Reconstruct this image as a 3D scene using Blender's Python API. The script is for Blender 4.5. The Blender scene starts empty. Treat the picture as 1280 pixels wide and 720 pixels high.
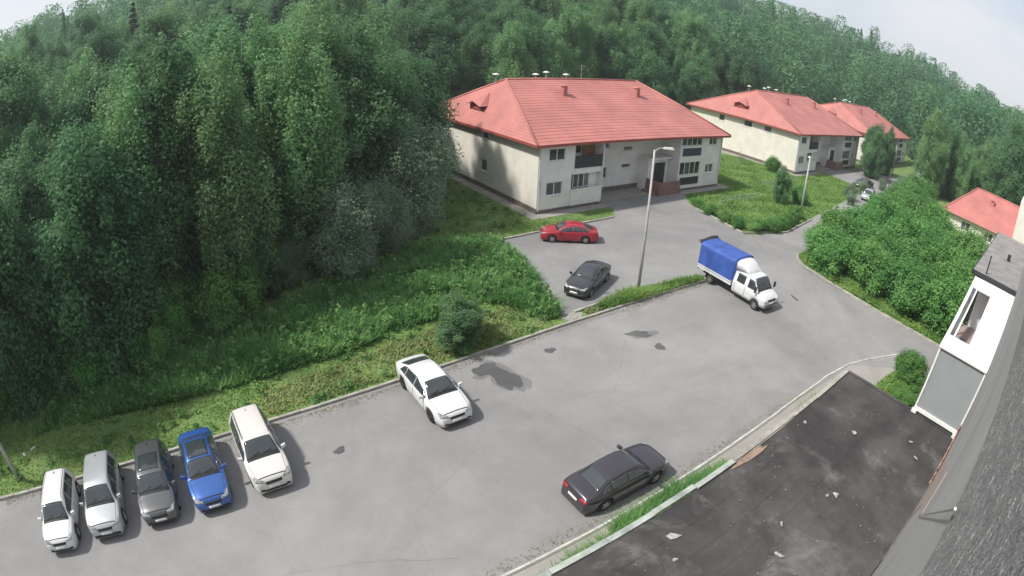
import bpy, bmesh, math, random
import numpy as np
from mathutils import Vector, Matrix
from mathutils.bvhtree import BVHTree

random.seed(7)
RNG = np.random.default_rng(7)
scene = bpy.context.scene
COL = scene.collection
R = math.radians

# ------------------------------------------------------------------ camera
# Frame of the place: X runs along the facade and the kerbs, Y away from the facade, Z up (metres).
# A security camera on the facade, 16 m up, with a wide (fisheye) lens.
CAM_H = 16.01
cam_data = bpy.data.cameras.new("camera")
cam = bpy.data.objects.new("camera", cam_data)
COL.objects.link(cam)
scene.camera = cam
_pitch, _roll, _az = 0.457934, 0.0405675, R(56)
_fw0 = Vector((0, math.cos(_pitch), -math.sin(_pitch)))
_r0 = Vector((1, 0, 0)); _u0 = _r0.cross(_fw0)
_r1 = math.cos(_roll) * _r0 + math.sin(_roll) * _u0
_u1 = -math.sin(_roll) * _r0 + math.cos(_roll) * _u0
def _street(v): return Vector((v.x * math.sin(_az) + v.y * math.cos(_az), -v.x * math.cos(_az) + v.y * math.sin(_az), v.z))
_r1, _u1, _fw = _street(_r1), _street(_u1), _street(_fw0)
cam.matrix_world = Matrix(((_r1.x, _u1.x, -_fw.x, 0), (_r1.y, _u1.y, -_fw.y, 0), (_r1.z, _u1.z, -_fw.z, CAM_H), (0, 0, 0, 1)))
cam_data.type = 'PANO'
cam_data.panorama_type = 'FISHEYE_LENS_POLYNOMIAL'
cam_data.sensor_width = 36.0
cam_data.sensor_height = 20.25
cam_data.fisheye_fov = R(180)
_f = 703.414 / 1280 * 36.0
cam_data.fisheye_polynomial_k0 = 0
cam_data.fisheye_polynomial_k1 = -1 / _f
cam_data.fisheye_polynomial_k2 = 0
cam_data.fisheye_polynomial_k3 = -0.07 / _f ** 3
cam_data.fisheye_polynomial_k4 = 0
cam_data.clip_start = 0.02
cam_data.clip_end = 3000

# ------------------------------------------------------------------ world, sun, exposure
SUN_EL = R(52)
_sd = Vector((-0.93, 0.36, 0)).normalized()          # horizontal direction towards the sun
SUN_DIR = Vector((_sd.x * math.cos(SUN_EL), _sd.y * math.cos(SUN_EL), math.sin(SUN_EL)))
world = bpy.data.worlds.new("World")
scene.world = world
world.use_nodes = True
wn = world.node_tree
wn.nodes.clear()
def _n(tree, kind, **kw):
    n = tree.nodes.new(kind)
    for k, v in kw.items(): setattr(n, k, v)
    return n
w_out = _n(wn, 'ShaderNodeOutputWorld'); w_bg = _n(wn, 'ShaderNodeBackground'); w_bg.inputs[1].default_value = 0.10
w_sky = _n(wn, 'ShaderNodeTexSky'); w_sky.sky_type = 'NISHITA'; w_sky.sun_disc = False
w_sky.sun_elevation = SUN_EL; w_sky.sun_rotation = math.atan2(SUN_DIR.x, SUN_DIR.y)
w_sky.dust_density = 2.0; w_sky.air_density = 1.0
w_tc = _n(wn, 'ShaderNodeTexCoord'); w_map = _n(wn, 'ShaderNodeMapping'); w_map.inputs['Scale'].default_value = (1.4, 1.4, 4.0)
w_noise = _n(wn, 'ShaderNodeTexNoise'); w_noise.inputs['Scale'].default_value = 1.6; w_noise.inputs['Detail'].default_value = 6; w_noise.inputs['Roughness'].default_value = 0.55
w_ramp = _n(wn, 'ShaderNodeValToRGB')
w_ramp.color_ramp.elements[0].position = 0.36; w_ramp.color_ramp.elements[0].color = (.42, .42, .42, 1)
w_ramp.color_ramp.elements[1].position = 0.66; w_ramp.color_ramp.elements[1].color = (.97, .97, .97, 1)
w_mix = _n(wn, 'ShaderNodeMix', data_type='RGBA')
w_mix.inputs[7].default_value = (5.6, 5.7, 5.9, 1)     # thin bright cloud
L = wn.links
L.new(w_tc.outputs['Generated'], w_map.inputs[0]); L.new(w_map.outputs[0], w_noise.inputs['Vector'])
L.new(w_noise.outputs['Fac'], w_ramp.inputs[0]); L.new(w_ramp.outputs[0], w_mix.inputs[0])
L.new(w_sky.outputs[0], w_mix.inputs[6]); L.new(w_mix.outputs[2], w_bg.inputs[0]); L.new(w_bg.outputs[0], w_out.inputs[0])

sun_data = bpy.data.lights.new("sun", 'SUN')
sun_data.energy = 3.3; sun_data.angle = R(4.0); sun_data.color = (1.0, .955, .89)
sun = bpy.data.objects.new("sun", sun_data); COL.objects.link(sun)
sun.rotation_euler = (-SUN_DIR).to_track_quat('-Z', 'Y').to_euler()
scene.view_settings.view_transform = 'Standard'
scene.view_settings.look = 'None'
scene.view_settings.gamma = 1
scene.view_settings.exposure = 0.66
scene.render.engine = 'CYCLES'
scene.cycles.max_bounces = 5; scene.cycles.diffuse_bounces = 3; scene.cycles.glossy_bounces = 2
scene.cycles.transmission_bounces = 3; scene.cycles.transparent_max_bounces = 6
scene.cycles.use_denoising = True

# ------------------------------------------------------------------ materials
def mat(name, col, rough=.7, metal=0., noise=0., nscale=4., col2=None, bump=0., bscale=None, coat=0., spec=.5, objrand=0., detail=5):
    """Principled with optional two-colour noise mottling, bump and per-object value variation."""
    m = bpy.data.materials.new(name); m.use_nodes = True
    t = m.node_tree; b = t.nodes['Principled BSDF']
    b.inputs['Roughness'].default_value = rough; b.inputs['Metallic'].default_value = metal
    b.inputs['Specular IOR Level'].default_value = spec
    if coat: b.inputs['Coat Weight'].default_value = coat; b.inputs['Coat Roughness'].default_value = .06
    c = (*col, 1); out = None
    tc = _n(t, 'ShaderNodeTexCoord')
    if noise or col2:
        nz = _n(t, 'ShaderNodeTexNoise'); nz.inputs['Scale'].default_value = nscale; nz.inputs['Detail'].default_value = detail; nz.inputs['Roughness'].default_value = .6
        t.links.new(tc.outputs['Object'], nz.inputs['Vector'])
        rp = _n(t, 'ShaderNodeValToRGB'); rp.color_ramp.elements[0].position = .32; rp.color_ramp.elements[1].position = .68
        c2 = col2 if col2 else tuple(min(1, x * (1 + noise)) for x in col); c1 = col if col2 else tuple(x * (1 - noise) for x in col)
        rp.color_ramp.elements[0].color = (*c1, 1); rp.color_ramp.elements[1].color = (*c2, 1)
        t.links.new(nz.outputs['Fac'], rp.inputs[0]); out = rp.outputs[0]
    if objrand:
        oi = _n(t, 'ShaderNodeObjectInfo'); mr = _n(t, 'ShaderNodeMapRange'); mr.inputs[3].default_value = 1 - objrand; mr.inputs[4].default_value = 1 + objrand
        hs = _n(t, 'ShaderNodeHueSaturation'); t.links.new(oi.outputs['Random'], mr.inputs[0]); t.links.new(mr.outputs[0], hs.inputs['Value'])
        if out: t.links.new(out, hs.inputs['Color'])
        else: hs.inputs['Color'].default_value = c
        out = hs.outputs[0]
    if out: t.links.new(out, b.inputs['Base Color'])
    else: b.inputs['Base Color'].default_value = c
    if bump:
        n2 = _n(t, 'ShaderNodeTexNoise'); n2.inputs['Scale'].default_value = bscale or nscale * 6; n2.inputs['Detail'].default_value = 4
        t.links.new(tc.outputs['Object'], n2.inputs['Vector'])
        bp = _n(t, 'ShaderNodeBump'); bp.inputs['Strength'].default_value = bump; bp.inputs['Distance'].default_value = .03
        t.links.new(n2.outputs['Fac'], bp.inputs['Height']); t.links.new(bp.outputs[0], b.inputs['Normal'])
    return m

def leaf_mat(name, dark, light, trans=.28, objrand=.35):
    m = bpy.data.materials.new(name); m.use_nodes = True; t = m.node_tree; b = t.nodes['Principled BSDF']
    b.inputs['Roughness'].default_value = .55; b.inputs['Specular IOR Level'].default_value = .25
    at = _n(t, 'ShaderNodeAttribute', attribute_name='tint'); rp = _n(t, 'ShaderNodeValToRGB')
    rp.color_ramp.elements[0].color = (*dark, 1); rp.color_ramp.elements[1].color = (*light, 1)
    oi = _n(t, 'ShaderNodeObjectInfo'); hs = _n(t, 'ShaderNodeHueSaturation')
    mv = _n(t, 'ShaderNodeMapRange'); mv.inputs[3].default_value = 1 - objrand; mv.inputs[4].default_value = 1 + objrand
    mh = _n(t, 'ShaderNodeMapRange'); mh.inputs[3].default_value = .497; mh.inputs[4].default_value = .520
    wn_ = _n(t, 'ShaderNodeMath', operation='MULTIPLY'); wn_.inputs[1].default_value = 7.31
    fr = _n(t, 'ShaderNodeMath', operation='FRACT')
    k = t.links
    k.new(at.outputs['Fac'], rp.inputs[0]); k.new(rp.outputs[0], hs.inputs['Color'])
    k.new(oi.outputs['Random'], mv.inputs[0]); k.new(mv.outputs[0], hs.inputs['Value'])
    k.new(oi.outputs['Random'], wn_.inputs[0]); k.new(wn_.outputs[0], fr.inputs[0]); k.new(fr.outputs[0], mh.inputs[0]); k.new(mh.outputs[0], hs.inputs['Hue'])
    k.new(hs.outputs[0], b.inputs['Base Color'])
    tr = _n(t, 'ShaderNodeBsdfTranslucent'); k.new(hs.outputs[0], tr.inputs[0])
    mx = _n(t, 'ShaderNodeMixShader'); mx.inputs[0].default_value = trans
    k.new(b.outputs[0], mx.inputs[1]); k.new(tr.outputs[0], mx.inputs[2]); k.new(mx.outputs[0], t.nodes['Material Output'].inputs[0])
    return m

def asphalt_mat(name, a, b_, patch, crack=.88, sc=.10, stain=None):
    m = bpy.data.materials.new(name); m.use_nodes = True; t = m.node_tree; bs = t.nodes['Principled BSDF']; k = t.links
    bs.inputs['Roughness'].default_value = .9; bs.inputs['Specular IOR Level'].default_value = .3
    tc = _n(t, 'ShaderNodeTexCoord')
    def noise(sc, det=5, ro=.6, dist=0):
        n = _n(t, 'ShaderNodeTexNoise'); n.inputs['Scale'].default_value = sc; n.inputs['Detail'].default_value = det; n.inputs['Roughness'].default_value = ro; n.inputs['Distortion'].default_value = dist
        k.new(tc.outputs['Object'], n.inputs['Vector']); return n
    n1 = noise(sc, 6, .62, .6); r1 = _n(t, 'ShaderNodeValToRGB'); r1.color_ramp.elements[0].position = .34; r1.color_ramp.elements[1].position = .62
    r1.color_ramp.elements[0].color = (*a, 1); r1.color_ramp.elements[1].color = (*b_, 1); k.new(n1.outputs['Fac'], r1.inputs[0])
    n2 = noise(.55, 8, .7); r2 = _n(t, 'ShaderNodeValToRGB'); r2.color_ramp.elements[0].position = .35; r2.color_ramp.elements[1].position = .7
    r2.color_ramp.elements[0].color = (patch, patch, patch, 1); r2.color_ramp.elements[1].color = (1.06, 1.06, 1.05, 1); k.new(n2.outputs['Fac'], r2.inputs[0])
    m1 = _n(t, 'ShaderNodeMix', data_type='RGBA', blend_type='MULTIPLY'); m1.inputs[0].default_value = 1; k.new(r1.outputs[0], m1.inputs[6]); k.new(r2.outputs[0], m1.inputs[7])
    n3 = noise(28, 3, .8); r3 = _n(t, 'ShaderNodeValToRGB'); r3.color_ramp.elements[0].color = (.80, .80, .80, 1); r3.color_ramp.elements[1].color = (1.2, 1.2, 1.2, 1); k.new(n3.outputs['Fac'], r3.inputs[0])
    m2 = _n(t, 'ShaderNodeMix', data_type='RGBA', blend_type='MULTIPLY'); m2.inputs[0].default_value = 1; k.new(m1.outputs[2], m2.inputs[6]); k.new(r3.outputs[0], m2.inputs[7])
    # hairline cracks: edges of large distorted cells
    nd = noise(.9, 4, .6); ad = _n(t, 'ShaderNodeMix', data_type='VECTOR'); ad.inputs[0].default_value = .16
    k.new(tc.outputs['Object'], ad.inputs[4]); k.new(nd.outputs['Color'], ad.inputs[5])
    vo = _n(t, 'ShaderNodeTexVoronoi', feature='DISTANCE_TO_EDGE'); vo.inputs['Scale'].default_value = .22; k.new(ad.outputs[1], vo.inputs['Vector'])
    rc = _n(t, 'ShaderNodeValToRGB'); rc.color_ramp.elements[0].position = .0; rc.color_ramp.elements[1].position = .0022
    rc.color_ramp.elements[0].color = (crack, crack, crack, 1); rc.color_ramp.elements[1].color = (1, 1, 1, 1); k.new(vo.outputs['Distance'], rc.inputs[0])
    m3 = _n(t, 'ShaderNodeMix', data_type='RGBA', blend_type='MULTIPLY'); m3.inputs[0].default_value = 1; k.new(m2.outputs[2], m3.inputs[6]); k.new(rc.outputs[0], m3.inputs[7])
    if stain:
        n5 = noise(.42, 9, .70, .5); r5 = _n(t, 'ShaderNodeValToRGB'); r5.color_ramp.elements[0].position = .53; r5.color_ramp.elements[1].position = .72
        r5.color_ramp.elements[0].color = (0, 0, 0, 1); r5.color_ramp.elements[1].color = (.75, .75, .75, 1); k.new(n5.outputs['Fac'], r5.inputs[0])
        m4 = _n(t, 'ShaderNodeMix', data_type='RGBA'); k.new(r5.outputs[0], m4.inputs[0]); k.new(m3.outputs[2], m4.inputs[6]); m4.inputs[7].default_value = (*stain, 1); m3 = m4
    k.new(m3.outputs[2], bs.inputs['Base Color'])
    bp = _n(t, 'ShaderNodeBump'); bp.inputs['Strength'].default_value = .25; bp.inputs['Distance'].default_value = .02; k.new(n3.outputs['Fac'], bp.inputs['Height']); k.new(bp.outputs[0], bs.inputs['Normal'])
    return m

M = {}
M['asphalt'] = asphalt_mat('asphalt', (.200, .199, .201), (.272, .268, .266), .91)
M['asphalt_yard'] = asphalt_mat('yard_asphalt', (.185, .185, .188), (.255, .252, .250), .90)
M['pavement'] = asphalt_mat('blind_area_concrete', (.27, .255, .235), (.33, .315, .295), .84)
M['patch'] = asphalt_mat('fresh_asphalt_patch', (.070, .070, .074), (.115, .115, .118), .8)
M['damp'] = asphalt_mat('worn_asphalt', (.145, .145, .147), (.20, .20, .198), .85)
M['roof_felt'] = asphalt_mat('roofing_felt', (.050, .048, .049), (.098, .095, .093), .60, .95, .26, (.21, .205, .20))
M['kerb'] = mat('kerb_concrete', (.30, .29, .26), .9, noise=.28, nscale=3, bump=.2, objrand=.12)
M['kerb_flush'] = mat('flush_kerb_concrete', (.47, .46, .43), .9, noise=.2, nscale=3, objrand=.12)
M['plaster'] = mat('cream_plaster', (.68, .655, .585), .92, noise=.09, nscale=.7, bump=.15, bscale=30)
M['plaster_grey'] = mat('grey_plaster', (.76, .75, .735), .92, noise=.09, nscale=.8, bump=.15, bscale=30)
M['plaster_rough'] = mat('pebbledash', (.055, .055, .058), .95, col2=(.30, .295, .295), nscale=120, detail=2)
M['plaster_band'] = mat('smooth_render', (.33, .325, .32), .92, noise=.14, nscale=.5, bump=.2, bscale=14)
M['plinth'] = mat('brown_plinth', (.15, .125, .105), .95, noise=.25, nscale=2)
M['plinth_grey'] = mat('weathered_grey_sheet', (.23, .225, .225), .9, noise=.22, nscale=1.2)
M['roof'] = mat('red_metal_roof', (.42, .155, .135), .55, noise=.16, nscale=.35, spec=.5)
M['roof_dark'] = mat('red_metal_trim', (.30, .075, .06), .5)
M['white'] = mat('white_pvc', (.75, .75, .73), .5, noise=.06, nscale=3)
M['whiteold'] = mat('old_white_paint', (.62, .63, .61), .6, noise=.14, nscale=2.5)
M['greypanel'] = mat('grey_sheet', (.27, .295, .30), .45, noise=.05, nscale=.9)
M['glass'] = mat('window_glass', (.07, .075, .08), .08, spec=.8, noise=.5, nscale=.8, objrand=.75)
M['dark'] = mat('dark_sheet', (.030, .032, .038), .6, noise=.2, nscale=2)
M['darkblue'] = mat('dark_blue_sheet', (.035, .042, .075), .6, noise=.2, nscale=2)
M['interior'] = mat('dim_interior', (.16, .15, .14), .9)
M['wood'] = mat('orange_wood', (.36, .19, .09), .7, noise=.3, nscale=3)
M['porch'] = mat('brown_red_porch', (.23, .13, .11), .85, noise=.2, nscale=2)
M['brick'] = mat('orange_brick', (.38, .21, .15), .9, noise=.35, nscale=7, objrand=.3, bump=.3)
M['galv'] = mat('galvanised_metal', (.42, .43, .43), .5, metal=.4, noise=.12, nscale=3)
M['flash'] = mat('greenish_flashing', (.32, .355, .33), .6, noise=.32, nscale=1.8)
M['pole'] = mat('concrete_pole', (.44, .43, .41), .85, noise=.12, nscale=3)
M['bark'] = mat('bark', (.10, .085, .07), .95, noise=.4, nscale=6, bump=.4)
M['birchbark'] = mat('birch_bark', (.55, .54, .50), .8, col2=(.10, .10, .09), nscale=5)
M['grassbase'] = mat('grass_ground', (.085, .155, .042), .95, col2=(.165, .235, .068), nscale=.35, bump=.4, bscale=12, detail=8)
M['straw'] = mat('dry_soil', (.17, .15, .10), .95, noise=.3, nscale=3)
M['grass'] = leaf_mat('grass_blades', (0.13, 0.235, 0.055), (0.32, 0.44, 0.12), 0.5, 0)
M['herbs'] = leaf_mat('broad_weeds', (.075, .20, .055), (.27, .42, .14), .45, 0)
M['weeds'] = leaf_mat('tall_weeds', (0.1, 0.25, 0.07), (0.29, 0.47, 0.16), 0.5, 0)
M['strawgrass'] = leaf_mat('dry_grass', (0.17, 0.23, 0.085), (0.36, 0.38, 0.17), 0.4, 0)
M['leaf_light'] = leaf_mat('birch_leaves', (0.12, 0.255, 0.11), (0.27, 0.42, 0.18), 0.5, 0.14)
M['leaf_mid'] = leaf_mat('aspen_leaves', (0.08, 0.19, 0.092), (0.195, 0.335, 0.145), 0.5, 0.2)
M['leaf_dark'] = leaf_mat('alder_leaves', (0.055, 0.15, 0.072), (0.15, 0.28, 0.12), 0.5, 0.2)
M['leaf_grey'] = leaf_mat('willow_leaves', (.15, .235, .15), (.34, .43, .29), .5, .12)
M['leaf_bush'] = leaf_mat('lilac_leaves', (0.09, 0.235, 0.065), (0.24, 0.43, 0.13), 0.5, 0.12)
M['leaf_spruce'] = leaf_mat('spruce_needles', (0.016, 0.042, 0.028), (0.045, 0.095, 0.055), 0.1, 0.2)
M['tyre'] = mat('tyre_rubber', (.018, .018, .018), .85)
M['rim'] = mat('alloy_rim', (.45, .46, .47), .35, metal=.7)
M['carglass'] = mat('car_glass', (.036, .045, .050), .07, spec=.9)
M['blacktrim'] = mat('black_trim', (.02, .02, .022), .5)
M['lamp_lens'] = mat('lamp_lens', (.62, .64, .66), .15, spec=.8)
M['headlamp'] = mat('headlamp_glass', (.26, .27, .28), .12, spec=.8, noise=.45, nscale=9)
M['tail'] = mat('tail_lens', (.35, .012, .015), .2, spec=.8)
M['plate'] = mat('number_plate', (.75, .75, .74), .5)
M['tarp'] = mat('blue_tarpaulin', (.035, .085, .33), .6, noise=.18, nscale=1.6, bump=.4, bscale=3)
M['scrap'] = mat('pale_scrap', (.36, .355, .34), .8, noise=.4, nscale=6)

def paint(name, col, metal=.35, rough=.32): return mat(name, col, rough, metal=metal, coat=.8)

# ------------------------------------------------------------------ mesh helpers
class MB:
    def __init__(s): s.v = []; s.f = []; s.m = []; s.mi = 0
    def add(s, vs, fs):
        o = len(s.v); s.v.extend([tuple(v) for v in vs]); s.f.extend([tuple(i + o for i in f) for f in fs]); s.m.extend([s.mi] * len(fs)); return s
    def box(s, x0, x1, y0, y1, z0, z1):
        return s.add([(x0, y0, z0), (x1, y0, z0), (x1, y1, z0), (x0, y1, z0), (x0, y0, z1), (x1, y0, z1), (x1, y1, z1), (x0, y1, z1)],
                     [(0, 3, 2, 1), (4, 5, 6, 7), (0, 1, 5, 4), (1, 2, 6, 5), (2, 3, 7, 6), (3, 0, 4, 7)])
    def hexa(s, b, t):
        return s.add(list(b) + list(t), [(0, 3, 2, 1), (4, 5, 6, 7), (0, 1, 5, 4), (1, 2, 6, 5), (2, 3, 7, 6), (3, 0, 4, 7)])
    def tube(s, pts, rad, n=8, cap=True):
        pts = [Vector(p) for p in pts]; rad = rad if hasattr(rad, '__len__') else [rad] * len(pts)
        vs = []; fs = []
        for i, p in enumerate(pts):
            d = (pts[min(i + 1, len(pts) - 1)] - pts[max(i - 1, 0)]).normalized()
            a = d.cross(Vector((0, 0, 1)) if abs(d.z) < .95 else Vector((1, 0, 0))).normalized(); b = d.cross(a)
            for k in range(n):
                t = 2 * math.pi * k / n; vs.append(p + (a * math.cos(t) + b * math.sin(t)) * rad[i])
        for i in range(len(pts) - 1):
            for k in range(n): fs.append((i * n + k, i * n + (k + 1) % n, (i + 1) * n + (k + 1) % n, (i + 1) * n + k))
        if cap: fs.append(tuple(range(n))[::-1]); fs.append(tuple(range((len(pts) - 1) * n, len(pts) * n)))
        return s.add(vs, fs)
    def prism(s, poly, z0, z1):
        n = len(poly)
        return s.add([(x, y, z0) for x, y in poly] + [(x, y, z1) for x, y in poly],
                     [tuple(range(n))[::-1], tuple(range(n, 2 * n))] + [(i, (i + 1) % n, n + (i + 1) % n, n + i) for i in range(n)])
    def lathe(s, prof, n=20, axis='y', c=(0, 0, 0)):
        vs = []; fs = []
        for k in range(n):
            t = 2 * math.pi * k / n
            for r, h in prof:
                a, b = r * math.cos(t), r * math.sin(t)
                vs.append((c[0] + a, c[1] + h, c[2] + b) if axis == 'y' else (c[0] + a, c[1] + b, c[2] + h))
        m = len(prof)
        for k in range(n):
            for i in range(m - 1): fs.append((k * m + i, k * m + i + 1, ((k + 1) % n) * m + i + 1, ((k + 1) % n) * m + i))
        return s.add(vs, fs)
    def mesh(s, name, mats, smooth=False):
        me = bpy.data.meshes.new(name); me.from_pydata(s.v, [], s.f)
        for m in (mats if isinstance(mats, (list, tuple)) else [mats]): me.materials.append(m)
        if any(s.m): me.polygons.foreach_set('material_index', s.m)
        if smooth: me.polygons.foreach_set('use_smooth', [True] * len(me.polygons))
        me.update(); return me
    def build(s, name, mats, parent=None, smooth=False): return link(name, s.mesh(name, mats, smooth), parent)

def link(name, data, parent=None, loc=None, rot=None):
    o = bpy.data.objects.new(name, data); COL.objects.link(o)
    if parent is not None: o.parent = parent
    if loc is not None: o.location = loc
    if rot is not None: o.rotation_euler = rot
    return o
def thing(name, label, cat, loc=(0, 0, 0), rz=0., group=None, data=None):
    o = bpy.data.objects.new(name, data); COL.objects.link(o); o.location = loc; o.rotation_euler = (0, 0, rz)
    o['label'] = label; o['category'] = cat
    if group: o['group'] = group
    return o
def struct(o, kind='structure'): o['kind'] = kind; return o
def copy_tree(o, parent=None):
    c = o.copy(); COL.objects.link(c); c.parent = parent
    for ch in list(o.children): copy_tree(ch, c)
    return c
def pip(x, y, poly):
    ins = False; n = len(poly)
    for i in range(n):
        x1, y1 = poly[i]; x2, y2 = poly[(i + 1) % n]
        if (y1 > y) != (y2 > y) and x < (x2 - x1) * (y - y1) / (y2 - y1) + x1: ins = not ins
    return ins
# ------------------------------------------------------------------ terrain
SIL = [(-40, 1.5), (3, 1.6), (8, 2.4), (12, 3.2), (17, 4.2), (20, 4.6), (25, 5.4), (33, 6.3), (45, 8.0), (60, 9.0), (85, 8.4), (92, 7.8), (98, 7.1), (103, 6.5), (107, 6.1), (111, 5.2), (125, 3.5), (160, 2.5)]
def _ip(tab, a): return np.interp(a, [t[0] for t in tab], [t[1] for t in tab])
R0 = [(-40, 150), (12, 150), (24, 160), (33, 115), (45, 85), (60, 72), (120, 62), (160, 62)]
def height(x, y):
    """Wooded hillside that closes the valley: flat around the houses, rising behind them."""
    x = np.asarray(x, float); y = np.asarray(y, float)
    az = np.degrees(np.arctan2(y, x)); r = np.hypot(x, y)
    az = np.where(az < -90, az + 360, az)
    top = 16 + 270 * np.tan(np.radians(_ip(SIL, az))) - 15
    r0 = _ip(R0, az)
    t = np.clip((r - r0) / (270 - r0), 0, 1.35)
    h = top * np.where(t < 1, t ** .9, 1 - (t - 1) * .6)
    w = 1.6 * np.sin(x * .045 + 1) * np.sin(y * .05) * np.clip(t * 3, 0, 1)
    return np.maximum(0, h) + w * np.clip(t * 2, 0, 1)

def build_ground():
    xs = np.concatenate([np.arange(-420, -60, 12.), np.arange(-60, 180, 4.), np.arange(180, 700, 14.)])
    ys = np.concatenate([np.arange(-260, -20, 16.), np.arange(-20, 130, 4.), np.arange(130, 620, 12.)])
    X, Y = np.meshgrid(xs, ys); Z = height(X, Y)
    v = np.stack([X, Y, Z], -1).reshape(-1, 3); nx = len(xs)
    f = [(j * nx + i, j * nx + i + 1, (j + 1) * nx + i + 1, (j + 1) * nx + i) for j in range(len(ys) - 1) for i in range(nx - 1)]
    me = bpy.data.meshes.new('ground'); me.from_pydata(v.tolist(), [], f); me.materials.append(M['grassbase'])
    me.polygons.foreach_set('use_smooth', [True] * len(f))
    struct(link('ground', me))
build_ground()

def sheet(name, poly, z, m):
    b = MB(); b.add([(x, y, z) for x, y in poly], [tuple(range(len(poly)))])
    me = b.mesh(name, m); bm = bmesh.new(); bm.from_mesh(me); bmesh.ops.triangulate(bm, faces=bm.faces[:]); bmesh.ops.recalc_face_normals(bm, faces=bm.faces[:])
    if bm.faces and bm.faces[:][0].normal.z < 0: bmesh.ops.reverse_faces(bm, faces=bm.faces[:])
    bm.to_mesh(me); bm.free()
    return struct(link(name, me))
LOT = [(-70, 6.4), (-70, 18.6), (-40, 19.0), (-14.4, 19.75), (-.5, 20.6), (7.7, 20.95), (17.9, 21.35), (25, 21.35), (30.9, 21.1), (31.5, 21.7), (31, 22.15), (36, 22.6), (43.0, 25.7), (48.4, 24.1), (60, 26), (90, 29.5), (150, 33), (150, 27), (90, 23), (60, 20.8), (48, 20.5), (44, 20.4), (41.9, 18.6), (40.9, 14.9), (40.1, 9.9), (39.9, 4.5), (39.9, -12), (33, -12), (33.4, 5.6), (30.3, 8.3), (24.4, 8.75), (-70, 8.75)]
YARD = [(18.7, 22.35), (24.8, 22.65), (31, 22.15), (36, 22.6), (43.0, 25.7), (43.9, 30.5), (44.6, 34.2), (47.3, 37.2), (47.3, 38.2), (35.9, 41.1), (35.9, 36.6), (34.1, 34.5), (21.5, 34.3), (21.2, 29.6)]
sheet('parking_lot', LOT, .016, M['asphalt'])
sheet('yard', YARD, .022, M['asphalt_yard'])
sheet('pavement', [(-70, 6.3), (24.2, 6.3), (31, 6.0), (33.4, 5.6), (30.3, 8.3), (24.4, 8.72), (-70, 8.72)], .012, M['pavement'])
def blob(cx, cy, rx, ry, rot, seed, n=22, rough=.22, fine=0.):
    rg = random.Random(seed); ph = [rg.uniform(0, 6.3) for _ in range(4)]; p = []
    for i in range(n):
        t = 2 * math.pi * i / n; q = 1 + rough * (math.sin(2 * t + ph[0]) * .6 + math.sin(3 * t + ph[1]) * .6 + math.sin(5 * t + ph[2]) * .4 + math.sin(9 * t + ph[3]) * .25)
        q += fine * rg.uniform(-1, 1)
        a, b = rx * q * math.cos(t), ry * q * math.sin(t)
        p.append((cx + a * math.cos(rot) - b * math.sin(rot), cy + a * math.sin(rot) + b * math.cos(rot)))
    return p
for i, (x, y, rx, ry, rot) in enumerate([(12.45, 18.75, .50, 1.25, .12), (11.95, 19.85, .62, .50, .3), (21.3, 18.4, .75, .33, -.5), (21.35, 16.75, .33, .3, 0), (15.85, 19.65, .3, .24, 0), (3.45, 17.5, .24, .2, .4), (35.2, 15.7, .5, .12, 1.2)]):
    sheet('asphalt_patch', blob(x, y, rx, ry, rot, i + 3, 60, .22, .05), .024 + .0022 * i, M['patch'])
    if i in (0, 1, 2): sheet('damp_patch', blob(x + .12, y - .1, rx * 1.35, ry * 1.22, rot, i + 13, 60, .2, .06), .0185 + .0012 * i, M['damp'])
sheet('manhole_apron', blob(19.25, 22.0, .75, .42, .1, 77, rough=.08), .03, M['pavement'])

def crack(pts, w, seed):
    rg = random.Random(seed); P = []
    for (x0, y0), (x1, y1) in zip(pts, pts[1:]):
        for i in range(14): t = i / 14; P.append((x0 + (x1 - x0) * t + rg.uniform(-.07, .07), y0 + (y1 - y0) * t + rg.uniform(-.07, .07)))
    n = len(P); top = [(x + w * .7 * k, y + w * .7 * k) for x, y in P for k in [rg.uniform(.3, 1)]]; sheet('asphalt_crack', P + top[::-1], .0205, M['damp'])
crack([(-3, 12.5), (2.2, 11.6), (5.4, 10.2)], .03, 4)
# kerbs: one empty per kerb, stones as parts
def _stone(l, w, h, m, name):
    b = MB(); c = .018; g = .008
    b.hexa([(g, -w / 2, -.1), (l - g, -w / 2, -.1), (l - g, w / 2, -.1), (g, w / 2, -.1)], [(g, -w / 2, h - c), (l - g, -w / 2, h - c), (l - g, w / 2, h - c), (g, w / 2, h - c)])
    b.add([(g, -w / 2, h - c), (l - g, -w / 2, h - c), (l - g, w / 2, h - c), (g, w / 2, h - c), (g + c, -w / 2 + c, h), (l - g - c, -w / 2 + c, h), (l - g - c, w / 2 - c, h), (g + c, w / 2 - c, h)], [(4, 5, 6, 7), (0, 1, 5, 4), (1, 2, 6, 5), (2, 3, 7, 6), (3, 0, 4, 7)])
    return b.mesh(name, m)
ST = {'raised': _stone(1.0, .16, .15, M['kerb'], 'kerb_stone'), 'flush': _stone(1.0, .10, .05, M['kerb_flush'], 'kerb_stone_flush')}
def kerb(pts, kind='raised', jit=.012):
    root = struct(bpy.data.objects.new('kerb', None)); COL.objects.link(root); root.location = (pts[0][0], pts[0][1], 0)
    for (x0, y0), (x1, y1) in zip(pts, pts[1:]):
        d = math.hypot(x1 - x0, y1 - y0); n = max(1, round(d)); a = math.atan2(y1 - y0, x1 - x0)
        for i in range(n):
            t = i / n
            s = link('kerb_stone', ST[kind], root, (x0 + (x1 - x0) * t - pts[0][0] + random.uniform(-jit, jit), y0 + (y1 - y0) * t - pts[0][1] + random.uniform(-jit, jit), random.uniform(-jit, jit) * .8), (random.uniform(-.02, .02), random.uniform(-.01, .01), a + random.uniform(-jit, jit) * .6))
            s.scale = (d / n, 1, 1)
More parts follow.
